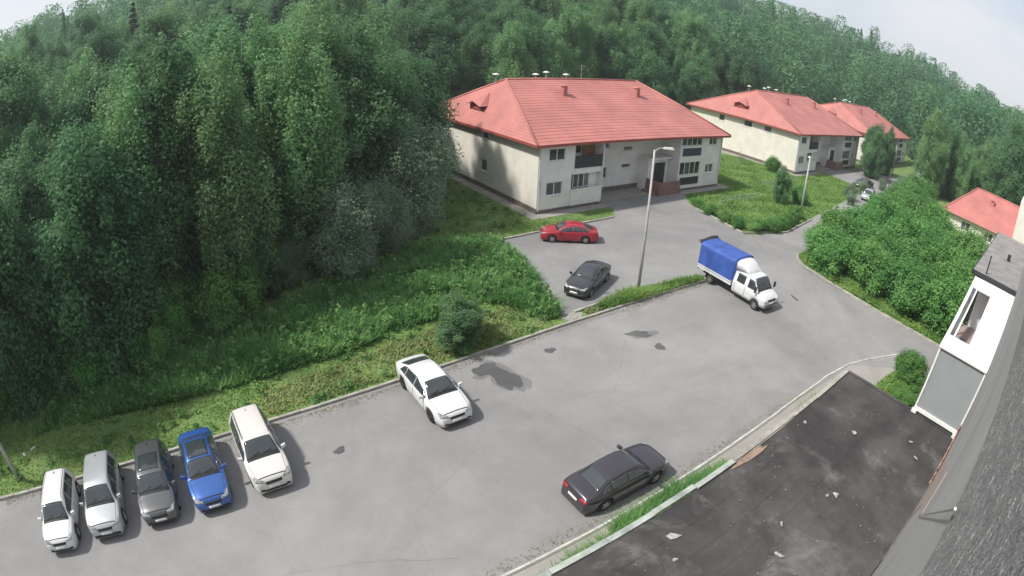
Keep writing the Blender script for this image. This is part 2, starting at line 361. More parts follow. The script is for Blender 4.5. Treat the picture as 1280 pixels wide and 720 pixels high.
kerb([(-22, 19.55), (-14.4, 19.8), (-.5, 20.65), (7.7, 21.0), (17.9, 21.4), (25, 21.4), (30.9, 21.15), (31.45, 21.65), (31, 22.1), (24.8, 22.6), (19.6, 22.3)])
kerb([(-8, 8.86), (24.4, 8.86), (28, 8.75), (30.5, 8.4), (32.5, 7.6), (34, 6.9), (35.2, 6.3)], 'flush')
kerb([(44.0, 20.4), (42.6, 19.6), (41.9, 18.5), (40.9, 14.9), (40.1, 9.9), (39.9, 4.5), (39.9, -2)])
kerb([(21.4, 34.35), (34.1, 34.55)], 'raised')
kerb([(44.6, 34.2), (43.9, 30.5), (43.1, 26.2), (48.4, 24.2), (56, 25.2)], 'raised')

# blind areas (pale concrete strips round the houses) and yard paths
sheet('house_apron', [(26.9, 37.1), (35.9, 37.1), (35.9, 38.35), (28.1, 38.35), (28.1, 61), (26.9, 61)], .03, M['pavement'])
sheet('house_apron', [(47.3, 37.2), (56.2, 37.2), (56.2, 61), (55.0, 61), (55.0, 38.3), (47.3, 38.3)], .03, M['pavement'])
sheet('house_apron', [(75.4, 37.9), (84.9, 37.9), (84.9, 39.1), (76.7, 39.1), (76.7, 62), (75.4, 62)], .03, M['pavement'])
sheet('yard', [(84.9, 30), (86.5, 37), (84.9, 41.5), (96, 41.5), (96, 38), (110, 38), (110, 30.6), (90, 29.3)], .019, M['asphalt_yard'])

# ------------------------------------------------------------------ vegetation
def leaves_mesh(name, cen, nor, size, tint, m, elong=1.5):
    """cen (n,3), nor (n,3), size (n,), tint (n,) -> one mesh of leaf-shaped quads"""
    n = len(cen)
    nor = nor / (np.linalg.norm(nor, axis=1, keepdims=True) + 1e-9)
    rnd = RNG.normal(size=(n, 3)); a = np.cross(nor, rnd); a /= (np.linalg.norm(a, axis=1, keepdims=True) + 1e-9); b = np.cross(nor, a)
    s = size[:, None] * .5
    v = np.stack([cen - a * s * elong, cen - b * s + nor * s * .25, cen + a * s * elong, cen + b * s + nor * s * .25], 1).reshape(-1, 3)
    me = bpy.data.meshes.new(name)
    me.vertices.add(4 * n); me.vertices.foreach_set('co', v.astype(np.float32).ravel())
    me.loops.add(4 * n); me.loops.foreach_set('vertex_index', np.arange(4 * n, dtype=np.int32))
    me.polygons.add(n); me.polygons.foreach_set('loop_start', np.arange(0, 4 * n, 4, dtype=np.int32)); me.polygons.foreach_set('loop_total', np.full(n, 4, np.int32))
    at = me.attributes.new('tint', 'FLOAT', 'FACE'); at.data.foreach_set('value', np.clip(tint, 0, 1).astype(np.float32))
    me.materials.append(m); me.update(calc_edges=True); return me

def crown(name, h, r, base, npuff, nleaf, size, m, power=.8, flat=1.25, seed=0, tip=.35, psz=1.0, droop=0.):
    """Leaves gathered in many small, loose sprays spread through an uneven crown volume."""
    rg = np.random.default_rng(seed)
    zr = rg.random(npuff) ** power
    ang = rg.random(npuff) * 2 * np.pi; ph = rg.random(4) * 6.28
    env = np.sqrt(np.clip(1 - (np.abs(zr - .46) / np.where(zr > .46, .62, .60)) ** 2.2, 0, 1)) * (1 + .22 * np.sin(ang * 2 + ph[0] + zr * 3) + .16 * np.sin(ang * 3 + ph[1] - zr * 7))
    nl = 5; lo = rg.random(nl) * 6.28; lr = r * np.array([0, .38, .5, .55, .45]) * (.7 + .5 * rg.random(nl)); lh = np.array([1, .94, .84, .70, .88]) * (.92 + .12 * rg.random(nl)); lj = rg.integers(0, nl, npuff)
    rad = r * (.50 + .12 * rg.random(nl))[lj] * env * (.10 + .9 * rg.random(npuff) ** .55)
    lean = rg.normal(size=2) * .07 * r
    zc = base + (h * lh[lj] - base) * (.04 + .92 * zr)
    fan = .35 + .65 * np.minimum(1, zr * 1.8)
    pc = np.stack([rad * np.cos(ang) + lean[0] * zr + lr[lj] * np.cos(lo[lj]) * fan, rad * np.sin(ang) + lean[1] * zr + lr[lj] * np.sin(lo[lj]) * fan, zc], 1)
    pr = r * (.10 + .17 * rg.random(npuff) ** 1.3) * psz
    ptint = rg.random(npuff)
    w = pr ** 1.8; idx = rg.choice(npuff, nleaf, p=w / w.sum())
    d = rg.normal(size=(nleaf, 3)); dn = d / np.linalg.norm(d, axis=1, keepdims=True)
    rr = pr[idx] * (.30 + .95 * rg.random(nleaf) ** .8)
    off = dn * rr[:, None] * np.array([1, 1, flat]); hang = rg.random(nleaf) ** 2 * droop * pr[idx]
    c = pc[idx] + off; c[:, 2] -= hang + .25 * np.hypot(off[:, 0], off[:, 1]); c[:, 2] = np.maximum(c[:, 2], .12)
    out = pc[idx] * np.array([1, 1, 0]) / (r + 1e-6)
    nor = dn * .55 + out * .6 + rg.normal(size=(nleaf, 3)) * .55 + np.array([0, 0, .45])
    return leaves_mesh(name, c, nor, size * (.55 + .9 * rg.random(nleaf)), .10 + .50 * ptint[idx] + .40 * rg.random(nleaf), m), pc, pr

def spruce_crown(name, h, r, n, size, m, seed=0):
    rg = np.random.default_rng(seed); t = rg.random(n) ** .62
    tier = np.floor(t * 16) / 16; f = t * 16 - np.floor(t * 16)
    z = h * (1 - .92 * (tier + .5 / 16)) - f * 0; br = rg.integers(0, 11, n) * 2 * np.pi / 11 + tier * 31
    rad = r * (tier + .06) * rg.random(n) ** .6
    ang = br + rg.normal(size=n) * .16
    c = np.stack([rad * np.cos(ang), rad * np.sin(ang), z - rad * .38 + rg.normal(size=n) * .12], 1)
    nor = np.stack([np.cos(ang) * .4, np.sin(ang) * .4, np.full(n, 1.)], 1) + rg.normal(size=(n, 3)) * .35
    return leaves_mesh(name, c, nor, size * (.6 + .8 * rg.random(n)), .2 + .8 * rg.random(n), m)

def trunk_mesh(name, h, r, pc, pr, m, nl=9, tip=.82, multi=1):
    b = MB()
    for q in range(multi):
        ox, oy = (0, 0) if multi == 1 else (random.uniform(-.4, .4), random.uniform(-.4, .4))
        sw = [random.uniform(-.15, .15) for _ in range(4)]
        b.tube([(ox, oy, -.3), (ox + sw[0] * .3, oy + sw[1] * .3, h * .3), (ox * 2 + sw[0], oy * 2 + sw[1], h * .6), (ox * 3 + sw[0] + sw[2], oy * 3 + sw[1] + sw[3], h * tip)], [r, r * .75, r * .45, r * .1], 8)
    for i in np.linspace(0, len(pc) - 1, min(nl, len(pc))).astype(int):
        p = pc[i]; z0 = max(h * .12, p[2] - .55 * math.hypot(p[0], p[1]) - .5)
        b.tube([(0, 0, z0), (p[0] * .5, p[1] * .5, (z0 + p[2]) * .5 + .1), tuple(p)], [r * .35, r * .22, .02], 5)
    return b.mesh(name, m, True)

PROTO = {}
def proto(key, h, r, base, npuff, nleaf, size, lm, bm_, tr=.16, seed=0, multi=1, **kw):
    c, pc, pr = crown('crown', h, r, base, npuff, nleaf, size, M[lm], seed=seed, **kw)
    PROTO.setdefault(key, []).append((c, trunk_mesh('trunk', h, tr, pc, pr, M[bm_], multi=multi)))
for s in range(3): proto('light', 17.5, 4.0, 1.2, 260, 60000, .135, 'leaf_light', 'birchbark', .14, 11 + s, power=.9, flat=1.6, droop=1.5, tip=.1, psz=.85)
for s in range(3): proto('mid', 17.5, 4.8, .9, 270, 60000, .15, 'leaf_mid', 'bark', .2, 21 + s, power=.85, flat=1.3, droop=.8, psz=.85)
for s in range(2): proto('dark', 15.5, 5.0, .5, 250, 56000, .155, 'leaf_dark', 'bark', .2, 31 + s, power=.95, flat=1.2, droop=.6, psz=.9)
for s in range(2): proto('grey', 8.5, 3.8, .4, 170, 36000, .12, 'leaf_grey', 'bark', .13, 41 + s, power=.9, multi=3, flat=1.5, droop=1.0)
for s in range(3): proto('shrub', 4.6, 2.9, .15, 150, 26000, .12, 'leaf_bush', 'bark', .07, 51 + s, power=.85, multi=4, flat=1.2, psz=1.1)
for s in range(2): PROTO.setdefault('spruce', []).append((spruce_crown('crown', 17, 3.0, 11000, .34, M['leaf_spruce'], 61 + s), trunk_mesh('trunk', 17, .2, [], [], M['bark'], tip=.97)))
KIND = {'light': ('birch_tree', 'tree'), 'mid': ('aspen_tree', 'tree'), 'dark': ('alder_tree', 'tree'), 'grey': ('willow_tree', 'tree'), 'shrub': ('shrub', 'shrub'), 'olive': ('shrub', 'shrub'), 'spruce': ('spruce_tree', 'tree')}
def tree(key, x, y, s, label, group=None, sz=None, name=None, cat=None, var=None):
    v = PROTO[key][(random.randrange(9) if var is None else var) % len(PROTO[key])]
    z = float(height(x, y))
    o = thing(name or KIND[key][0], label, cat or KIND[key][1], (x, y, z), random.uniform(0, 6.28), group)
    o.scale = (s, s, sz or s)
    link('crown', v[0], o); link('trunk', v[1], o)
    return o

HOUSES = [(26.5, 36.8, 56.8, 62), (74.5, 37.5, 105.5, 63), (110, 37, 141, 62)]
def blocked(x, y, mgn=3.0):
    for x0, y0, x1, y1 in HOUSES:
        if x0 - mgn < x < x1 + mgn and y0 - mgn < y < y1 + mgn: return True
    return False
# edge of the wood on the left of the houses
EDGE = [(-60, 25.5), (-15, 26.5), (-5, 28.5), (2, 31.0), (6, 34.5), (12, 38.0), (17, 41.5), (20, 46), (22.5, 52), (23, 62), (24, 66), (143, 66), (145, 0), (400, 0)]
def edge_y(x): return float(np.interp(x, [e[0] for e in EDGE], [e[1] for e in EDGE]))
KIND_WORDS = {'light': 'light green birch', 'mid': 'mid green leafy tree', 'dark': 'dark green leafy tree', 'spruce': 'dark narrow spruce', 'grey': 'grey green willow'}
def place_words(x, y):
    r = math.hypot(x, y)
    if x < 24: return ('in the wood behind the parked cars' if y < 60 else 'on the wooded slope above the parking lot') if r < 122 else 'high on the wooded hill at the left'
    if y < 37 or x > 143: return 'in the trees at the right, beyond the third house'
    if x < 66: return 'in the wood behind the nearest red roofed house'
    return 'in the wood behind the second and third houses'
placed = []
def far_enough(x, y, d):
    return all((x - a) ** 2 + (y - b) ** 2 > d * d for a, b in placed)
# trees one can single out, along the edge of the wood and among the houses
SOLO = [
 ('light', 6.5, 37.5, 1.02, 'tall light green birch at the wood edge above the row of parked cars'),
 ('light', 1.5, 33.5, .90, 'slender light green birch in front of the dark wood, second from the white post'),
 ('mid', 14.5, 43.5, 1.05, 'broad green tree at the wood edge, left of the big house'),
 ('dark', 19.5, 47.0, .95, 'dark tree crowding the end wall of the big red roofed house'),
 ('grey', 9.6, 33.9, .80, 'low grey green willow in front of the dark wood, facing the white sedan'),
 ('grey', 13.0, 36.3, .66, 'small silvery willow bush at the foot of the dark tree'),
 ('grey', 16.9, 40.0, 1.10, 'grey green willow with feathery top beside the big house'),
 ('dark', -6.5, 29.5, .95, 'dark tree overhanging the grass behind the parked cars'),
 ('dark', -13.5, 28.0, .9, 'dark tree behind the leftmost parked car'),
 ('mid', -1.0, 36.5, 1.05, 'mid green tree behind the slender birch at the wood edge'),
 ('dark', -19.5, 27.5, .95, 'dark tree by the lamp post at the far end of the parking lot'),
 ('dark', 102.5, 34.6, .68, 'dark round tree in front of the third red roofed house'),
 ('mid', 99.3, 34.2, .42, 'small green tree beside the dark round tree by the second house'),
 ('mid', 57.5, 30.6, .26, 'small lone tree on the lawn between two houses'),
]
SOLO += [('mid', 21.2, 50.6, .80, 'mid green tree overlapping the far left end of the big red roof'), ('dark', 19.6, 57.5, .9, 'dark tree behind the left end of the big red roofed house'), ('light', -2.5, 35.0, 1.0, 'light green birch standing behind the undergrowth above the dark grey parked car'), ('light', 4.0, 41.5, 1.15, 'tallest light green birch on the left, rising to the skyline'),
 ('light', 10.0, 43.5, 1.1, 'light green birch between the tall birch and the big house'), ('mid', 97.5, 33.0, .5, 'green tree to the left of the dark round tree by the third house'), ('mid', 107.8, 33.6, .55, 'green tree behind the farthest lamp post')]
for k, x, y, s, lab in SOLO:
    tree(k, x, y, s, lab); placed.append((x, y))
cand = []
for gx in np.arange(-64, 260, 7.2):
    for gy in np.arange(24, 200, 7.2):
        cand.append((gx + random.uniform(-2.3, 2.3), gy + random.uniform(-2.3, 2.3)))
for gx in np.arange(108, 260, 7.0):
    for gy in np.arange(-28, 36, 7.0): cand.append((gx + random.uniform(-2.5, 2.5), gy + random.uniform(-2.5, 2.5)))
near, far = [], []
for x, y in cand:
    az = math.degrees(math.atan2(y, x)); r = math.hypot(x, y)
    if az > 121 or blocked(x, y) or r > 290: continue
    if y < 37:
        if x > 100:
            if 24 < y < 37 and x < 143: continue
        elif y < edge_y(x) + 1.0: continue
    elif y < edge_y(x) + 1.0: continue
    if 56 < x < 75 and y < 68: continue
    if not far_enough(x, y, 4.0): continue
    (near if r < 122 else far).append((r, x, y)); 
near.sort(); 
# the front rows of the far part are single trees too
far.sort()
single = near[:235] + far[:40]; rest = near[235:] + far[40:]
for r, x, y in single:
    q = random.random(); deep = y - edge_y(x) if x < 30 else 10
    k = ('light' if q < .30 else 'mid' if q < .68 else 'dark' if q < .96 else 'spruce')
    if x < -7 and deep < 16: k = 'dark' if q < .8 else 'mid'
    if -7 <= x < 12 and y < 62: k = 'light' if q < .7 else 'mid'
    if k == 'spruce' and x > 90: k = 'mid'
    s = random.choice((random.uniform(.8, 1.0), random.uniform(1.0, 1.32)))
    tree(k, x, y, s, KIND_WORDS[k] + ' ' + place_words(x, y), 'trees of the wooded hillside', s * random.uniform(.84, 1.02)).scale[0] *= random.uniform(1.0, 1.3); placed.append((x, y))

# undergrowth: bushes filling the edge of the wood under the trees
for x in np.arange(-24, 22, 2.3):
    for row in range(2):
        xx = x + random.uniform(-.7, .7); yy = edge_y(xx) + .4 + row * 2.6 + random.uniform(-.6, .6); s_ = random.uniform(.42, .8)
        k = random.choice(['shrub', 'shrub', 'grey', 'dark']); f = {'shrub': 1, 'grey': .5, 'dark': .3}[k] * s_ * 1.15
        tree(k, xx, yy, f, 'leafy bush in the undergrowth along the edge of the wood', 'undergrowth along the edge of the wood', f * random.uniform(.8, 1.2), 'shrub', 'shrub')
def far_forest():
    pts = [(x, y) for r, x, y in rest]
    for gx in np.arange(-150, 420, 7.5):
        for gy in np.arange(-60, 330, 7.5):
            x, y = gx + random.uniform(-4.5, 4.5), gy + random.uniform(-4.5, 4.5)
            r = math.hypot(x, y); az = math.degrees(math.atan2(y, x))
            if -12 < az < 121 and ((122 < r and (gx > 250 or gy > 195 or gx < -60 or az > 110)) or r > 290) and r < 330 and not blocked(x, y) and not (y < 66 and x < 100 and x > -20): pts.append((x, y))
    N = 760; C = []; Nn = []; S = []; T = []
    for x, y in pts:
        if random.random() < .1: continue
        h = random.choice((random.uniform(9, 15), random.uniform(14, 20), random.uniform(17, 23))); r = random.uniform(2.6, 5.8); con = random.random() < .05
        z0 = float(height(x, y)); t = RNG.random(N); a = RNG.random(N) * 6.283
        env = (1 - t) * 1.05 if con else np.sqrt(np.clip(1 - (np.abs(t - .5) / .54) ** 2.4, 0, 1))
        env = env * (1 + .28 * np.sin(a * 3 + t * 9 + x) + .15 * np.sin(a * 2 - t * 17 + y)) * (.45 + .6 * RNG.random(N) ** .6)
        rr = r * (.8 if con else 1) * env; z = z0 + 1 + (h - 1) * t
        c = np.stack([x + rr * np.cos(a), y + rr * np.sin(a), z], 1)
        n = np.stack([np.cos(a), np.sin(a), .6 + t * .6], 1) + RNG.normal(size=(N, 3)) * .6
        base = .08 if con else random.choice([-.1, .0, .1, .2, .36]) + .12 * math.sin(x * .05) * math.sin(y * .07 + 2) - .2
        C.append(c); Nn.append(n); S.append(.58 * (.6 + .8 * RNG.random(N))); T.append(base + .3 * RNG.random(N) + .15 * t)
    me = leaves_mesh('distant_forest', np.concatenate(C), np.concatenate(Nn), np.concatenate(S), np.concatenate(T), M['leaf_mid'], 1.2)
    o = link('distant_forest', me); o['kind'] = 'stuff'; o['label'] = 'distant woodland covering the hilltop up to the skyline'; o['category'] = 'forest'
    print('trees', len(single) + len(SOLO), 'far', len(pts), 'unused', len(cand))
far_forest()

# shrubs
def shrub(x, y, s, label, sz=None, group=None, key='shrub', name=None, cat=None): return tree(key, x, y, s, label, group, sz, name, cat)
tree('mid', 12.0, 22.9, .40, 'dark round shrub by the kerb above the fresh asphalt patch', None, .165, 'shrub', 'shrub', 1)
G = 'big bushes between the road and the right hand parking lot'
big = [(44.3, 17.6, .9), (44.6, 13.2, .95), (43.9, 8.9, 1.0), (43.4, 4.6, 1.0), (47.6, 19.0, .95), (48.6, 14.6, 1.1), (48.2, 10.2, 1.12), (47.6, 5.6, 1.15), (52.5, 17.6, 1.1), (53.6, 12.6, 1.2), (53, 7.6, 1.2), (52.0, 2.6, 1.2), (58, 17, 1.15), (59, 11.5, 1.2), (58.5, 6, 1.2), (64, 17.5, 1.15), (65, 12, 1.2), (70, 17, 1.2), (77, 18.5, 1.25), (85, 20.5, 1.2), (71, 22.2, .6)]
for x, y, s in big: shrub(x, y, s * 1.12, 'leafy green bush in the big thicket right of the road', s * random.uniform(.8, 1.0), G)
shrub(32.4, 4.6, .50, 'rounded clipped bush beside the white balcony', .40)
shrub(29.6, 4.0, .42, 'low pale bush at the far corner of the flat roof', .16)
shrub(30.6, 3.2, .42, 'low green bush between the rounded bush and the flat roof', .2)
for i, (x, y, s) in enumerate([(44.8, 33.2, .28), (44.3, 31.2, .3), (44.0, 29.2, .3), (43.9, 27.4, .32), (45.2, 25.9, .34), (46.9, 25.1, .34), (48.7, 25.2, .34), (50.4, 25.4, .32), (52.2, 25.9, .33), (54.2, 26.4, .36)]):
    shrub(x, y, s, 'low leafy bush in the hedge edging the lawn by the yard', s * .85, 'hedge bushes round the lawn')
for i, (x, y, s_) in enumerate([(70.5, 26.2, .42), (73.5, 27.5, .5), (76, 23.6, .45), (80.5, 28.2, .42), (83, 24.6, .5), (90, 28.0, .4), (88, 24.5, .6), (94, 26, .6), (99, 25, .7)]):
    tree('grey', x, y, s_ * .62, 'pale loose bush along the road beyond the lawn', 'pale bushes along the far road', s_ * .6, 'shrub', 'shrub')
shrub(61, 29.6, .5, 'bush on the lawn by the second lamp post', .5)
shrub(73.0, 41.0, .45, 'bush at the near end wall of the second house', .5)

def blades(name, regions, m, label, h=(.25, .6), w=.07, lean=.35, excl=None):
    """regions: (polygon, count). Single-triangle grass blades in one mesh."""
    P = []
    for poly, n, hm in regions:
        xs = [p[0] for p in poly]; ys = [p[1] for p in poly]; k = 0
        while k < n:
            X = RNG.uniform(min(xs), max(xs), 4000); Y = RNG.uniform(min(ys), max(ys), 4000)
            dens = np.sin(X * 1.3 + np.sin(Y * .9) * 2) + np.sin(Y * 1.7 + X * .6)
            for x, y, dd in zip(X, Y, dens):
                if k >= n: break
                if dd < RNG.random() * 2.5 - 2.9: continue
                if pip(x, y, poly): P.append((x, y, hm * (.75 + .25 * dd / 2))); k += 1
    P = np.array(P); n = len(P); a = RNG.random(n) * 6.283; hh = RNG.uniform(h[0], h[1], n) * P[:, 2]
    base = np.stack([P[:, 0], P[:, 1], np.zeros(n)], 1); side = np.stack([np.cos(a), np.sin(a), np.zeros(n)], 1) * (w * (.6 + .8 * RNG.random(n)))[:, None]
    ld = RNG.random(n) * 6.283; ll = hh * (lean + .9 * RNG.random(n)); tip = base + np.stack([np.cos(ld) * ll, np.sin(ld) * ll, hh * .8], 1); side = np.stack([-np.sin(ld), np.cos(ld), np.zeros(n)], 1) * (w * (.7 + .9 * RNG.random(n)))[:, None]
    v = np.stack([base - side, base + side, tip], 1).reshape(-1, 3)
    me = bpy.data.meshes.new(name); me.vertices.add(3 * n); me.vertices.foreach_set('co', v.astype(np.float32).ravel())
    me.loops.add(3 * n); me.loops.foreach_set('vertex_index', np.arange(3 * n, dtype=np.int32))
    me.polygons.add(n); me.polygons.foreach_set('loop_start', np.arange(0, 3 * n, 3, dtype=np.int32)); me.polygons.foreach_set('loop_total', np.full(n, 3, np.int32))
    at = me.attributes.new('tint', 'FLOAT', 'FACE'); at.data.foreach_set('value', np.clip(.5 * RNG.random(n) + .5 * (np.sin(P[:, 0] * .8) * np.sin(P[:, 1] * .9 + 1) * .5 + .5), 0, 1).astype(np.float32))
    me.materials.append(m); me.update(calc_edges=True)
    o = link(name, me); o['kind'] = 'stuff'; o['label'] = label; o['category'] = 'grass'; return o
BANK = [(-24, 19.9), (-14.4, 19.95), (-.5, 20.8), (7.7, 21.15), (17.9, 21.6), (18.5, 22.3), (21.1, 29.6), (21.3, 34.5), (28, 34.8), (28, 37), (26.8, 40), (26.8, 52), (22, 52), (17, 43), (6, 36), (-5, 30), (-24, 28)]
blades('grass', [(BANK, 52000, .45), ([(35.8, 36.8), (34.1, 34.7), (21.5, 34.5), (27, 37)], 2500, .3)], M['grass'], 'short green grass on the bank behind the parked cars', (.15, .45), .045)
WEED = [(-12, 24.5), (0, 24.2), (5, 24.5), (10, 25.3), (15.5, 26.2), (18.6, 23.6), (20.9, 29.6), (21.1, 33.6), (18, 36), (11, 34.5), (4, 31.5), (-5, 28.5), (-12, 27.5)]
blades('weeds', [(WEED, 46000, 1.0), ([(17.5, 22.4), (18.6, 22.4), (21, 30), (21.2, 34), (18.5, 34), (16, 27)], 9000, 1.0)], M['weeds'], 'tall bright green weeds growing at the foot of the wood', (.35, 1.2), .045, .3)
blades('dry_grass', [(WEED, 5000, .9), (BANK, 9000, .35), ([(1, 21.2), (17.7, 21.8), (17.5, 24.6), (12, 24.8), (1, 23.0)], 5000, .6), ([(20.2, 21.5), (30.8, 21.3), (31.0, 22.0), (25, 22.5), (20.2, 22.2)], 2600, .9)], M['strawgrass'], 'dry yellowish grass along the kerb of the parking lot', (.2, .55), .04, .45)
blades('grass', [([(21.5, 21.55), (30.9, 21.3), (31.1, 21.9), (25, 22.5), (21.5, 22.3)], 5200, 1.0)], M['grass'], 'tufts of green grass on the narrow strip by the lamp post', (.3, .75), .05)
LAWN = [(44.8, 34), (44.1, 30.5), (43.4, 26.3), (48.5, 24.5), (57, 25.6), (66, 27), (84, 29.6), (85.5, 36.8), (75.5, 37.8), (75.3, 50), (57, 58), (56.4, 37), (47.5, 37)]
blades('grass', [(LAWN, 42000, .8), ([(42.3, 19), (44.2, 20.3), (52, 20.6), (44, 16), (42, 4), (40.2, 4), (41.1, 14.9)], 7000, .7), ([(27, 1), (33.3, 1), (33.6, 5.4), (31, 5.9), (25, 6.1)], 3500, .8)], M['grass'], 'bright green lawn between the two red roofed houses', (.2, .5), .075)
def herbs(name, polys, m, label):
    C = []
    for poly, n, hm in polys:
        xs = [p[0] for p in poly]; ys = [p[1] for p in poly]; k = 0
        while k < n:
            cx, cy = random.uniform(min(xs), max(xs)), random.uniform(min(ys), max(ys))
            if not pip(cx, cy, poly): continue
            nn = random.randint(14, 46); hh = hm * random.uniform(.25, 1.0); rr = random.uniform(.12, .42)
            t = RNG.random(nn) ** .6; a = RNG.random(nn) * 6.28; q = rr * RNG.random(nn) ** .5 * (1.1 - .6 * t)
            C.append(np.stack([cx + q * np.cos(a), cy + q * np.sin(a), .03 + hh * t, np.full(nn, random.random())], 1)); k += nn
    C = np.concatenate(C); n = len(C)
    me = leaves_mesh(name, C[:, :3], RNG.normal(size=(n, 3)) * .6 + np.array([0, 0, .8]), .105 * (.5 + .9 * RNG.random(n)), .55 * C[:, 3] + .45 * RNG.random(n), m, 1.9)
    o = link(name, me); o['kind'] = 'stuff'; o['label'] = label; o['category'] = 'weeds'; return o
herbs('weeds', [(WEED, 26000, 1.15), (BANK, 15000, .5), ([(17.5, 22.4), (18.6, 22.4), (21, 30), (21.2, 34), (18.5, 34), (16, 27)], 8000, 1.1)], M['herbs'], 'broad leaved weeds and nettles mixed into the bank behind the cars')
def litter():
    segs = [((-14, 19.7), (17.9, 21.25), 2600), ((17.9, 21.25), (30.8, 21.0), 900), ((-6, 8.98), (24.4, 8.98), 1500), ((40.9, 14.9), (41.8, 18.5), 200), ((40.0, 4.5), (40.9, 14.9), 400)]
    C = []
    for (x0, y0), (x1, y1), n in segs:
        t = RNG.random(n); off = np.abs(RNG.normal(size=n)) * .22; s = -1 if y0 > 10 else 1
        if x0 > 39: C.append(np.stack([x0 + (x1 - x0) * t - off, y0 + (y1 - y0) * t, np.full(n, .026)], 1))
        else: C.append(np.stack([x0 + (x1 - x0) * t, y0 + (y1 - y0) * t + s * off, np.full(n, .026)], 1))
    C = np.concatenate(C); n = len(C)
    o = link('litter', leaves_mesh('litter', C, RNG.normal(size=(n, 3)) * .15 + np.array([0, 0, 1.]), .05 * (.4 + RNG.random(n)), RNG.random(n) * .5, M['straw'], 1.3)); o['kind'] = 'stuff'; o['label'] = 'dry leaves and grit swept along the kerbs'; o['category'] = 'litter'
litter()
weedrow = [([(8 + i * 2.1 + random.uniform(-.3, .3), 7.5), (9.3 + i * 2.1, 7.5), (9.4 + i * 2.1, 8.5 + random.uniform(-.15, .1)), (8 + i * 2.1, 8.4)], n, 1.0) for i, n in enumerate([260, 300, 700, 900, 620, 120, 500, 20])]
blades('weeds', [([(5.6, 7.6), (8, 7.6), (8, 8.1), (5.6, 8.1)], 500, .9), ([(8, 7.6), (10.4, 7.6), (10.4, 8.25), (8, 8.2)], 700, .9), ([(10.6, 7.6), (14.2, 7.6), (14.2, 8.5), (10.6, 8.45)], 5200, 1.05), ([(14.6, 7.6), (17.0, 7.6), (17.0, 8.4), (14.6, 8.35)], 1700, 1.0), ([(22, 7.0), (24.5, 7.0), (26, 8.0), (22.4, 7.8)], 900, 1.0), ([(26, 6.4), (28.6, 6.4), (29, 7.3), (26.4, 7.3)], 1100, 1.0)],
       M['weeds'], 'clumps of weeds along the foot of the extension wall', (.3, .85), .022, .5)
# ------------------------------------------------------------------ houses
def wall_grid(b, O, u, n, width, z0, z1, ops, depth=.14):
    """Wall face with real openings. ops: (a0, a1, za, zb[, depth])"""
    O = Vector(O); u = Vector(u); n = Vector(n); P = lambda a, z, d=0: tuple(O + u * a + Vector((0, 0, z)) - n * d)
    A = sorted({0, width, *[o[0] for o in ops], *[o[1] for o in ops]}); Z = sorted({z0, z1, *[o[2] for o in ops], *[o[3] for o in ops]})
    flip = u.cross(Vector((0, 0, 1))).dot(n) < 0
    def q(v): b.add(v, [(3, 2, 1, 0) if flip else (0, 1, 2, 3)])
    for i in range(len(A) - 1):
        for j in range(len(Z) - 1):
            ca, cz = (A[i] + A[i + 1]) / 2, (Z[j] + Z[j + 1]) / 2
            if any(o[0] < ca < o[1] and o[2] < cz < o[3] for o in ops): continue
            q([P(A[i], Z[j]), P(A[i + 1], Z[j]), P(A[i + 1], Z[j + 1]), P(A[i], Z[j + 1])])
    for o in ops:
        d = o[4] if len(o) > 4 else depth; a0, a1, c0, c1 = o[:4]
        q([P(a0, c0), P(a0, c0, d), P(a0, c1, d), P(a0, c1)][::-1]); q([P(a1, c0), P(a1, c0, d), P(a1, c1, d), P(a1, c1)])
        q([P(a0, c0), P(a1, c0), P(a1, c0, d), P(a0, c0, d)][::-1]); q([P(a0, c1), P(a1, c1), P(a1, c1, d), P(a0, c1, d)])
        if len(o) > 4: q([P(a0, c0, d), P(a1, c0, d), P(a1, c1, d), P(a0, c1, d)])

def window(parent, O, u, n, a0, a1, z0, z1, d=.10, bars=(.5,), fw=.07, fr='white', sill=True, transom=None):
    """window (frame mesh) > pane, sill"""
    O = Vector(O); u = Vector(u); n = Vector(n)
    def blk(b, x0, x1, y0, y1, d0, d1):
        c = [O + u * x + Vector((0, 0, y)) - n * dd for dd in (d0, d1) for (x, y) in ((x0, y0), (x1, y0), (x1, y1), (x0, y1))]
        b.hexa(c[:4], c[4:])
    b = MB(); blk(b, a0, a0 + fw, z0, z1, d + .05, d - .02); blk(b, a1 - fw, a1, z0, z1, d + .05, d - .02)
    blk(b, a0 + fw, a1 - fw, z0, z0 + fw, d + .05, d - .02); blk(b, a0 + fw, a1 - fw, z1 - fw, z1, d + .05, d - .02)
    xs = [a0 + fw] + [a0 + (a1 - a0) * t for t in bars] + [a1 - fw]
    for t in bars:
        x = a0 + (a1 - a0) * t; blk(b, x - fw * .6, x + fw * .6, z0 + fw, z1 - fw, d + .05, d - .015)
    w = b.build('window', M[fr], parent)
    for x0, x1 in zip(xs, xs[1:]):
        p = MB(); blk(p, x0 + .01, x1 - .01, z0 + fw, z1 - fw, d + .03, d + .01); p.build('pane', M['glass'], w)
    if sill:
        p = MB(); blk(p, a0 - .06, a1 + .06, z0 - .05, z0 - .003, d, -.07); p.build('sill', M['white'], w)
    return w

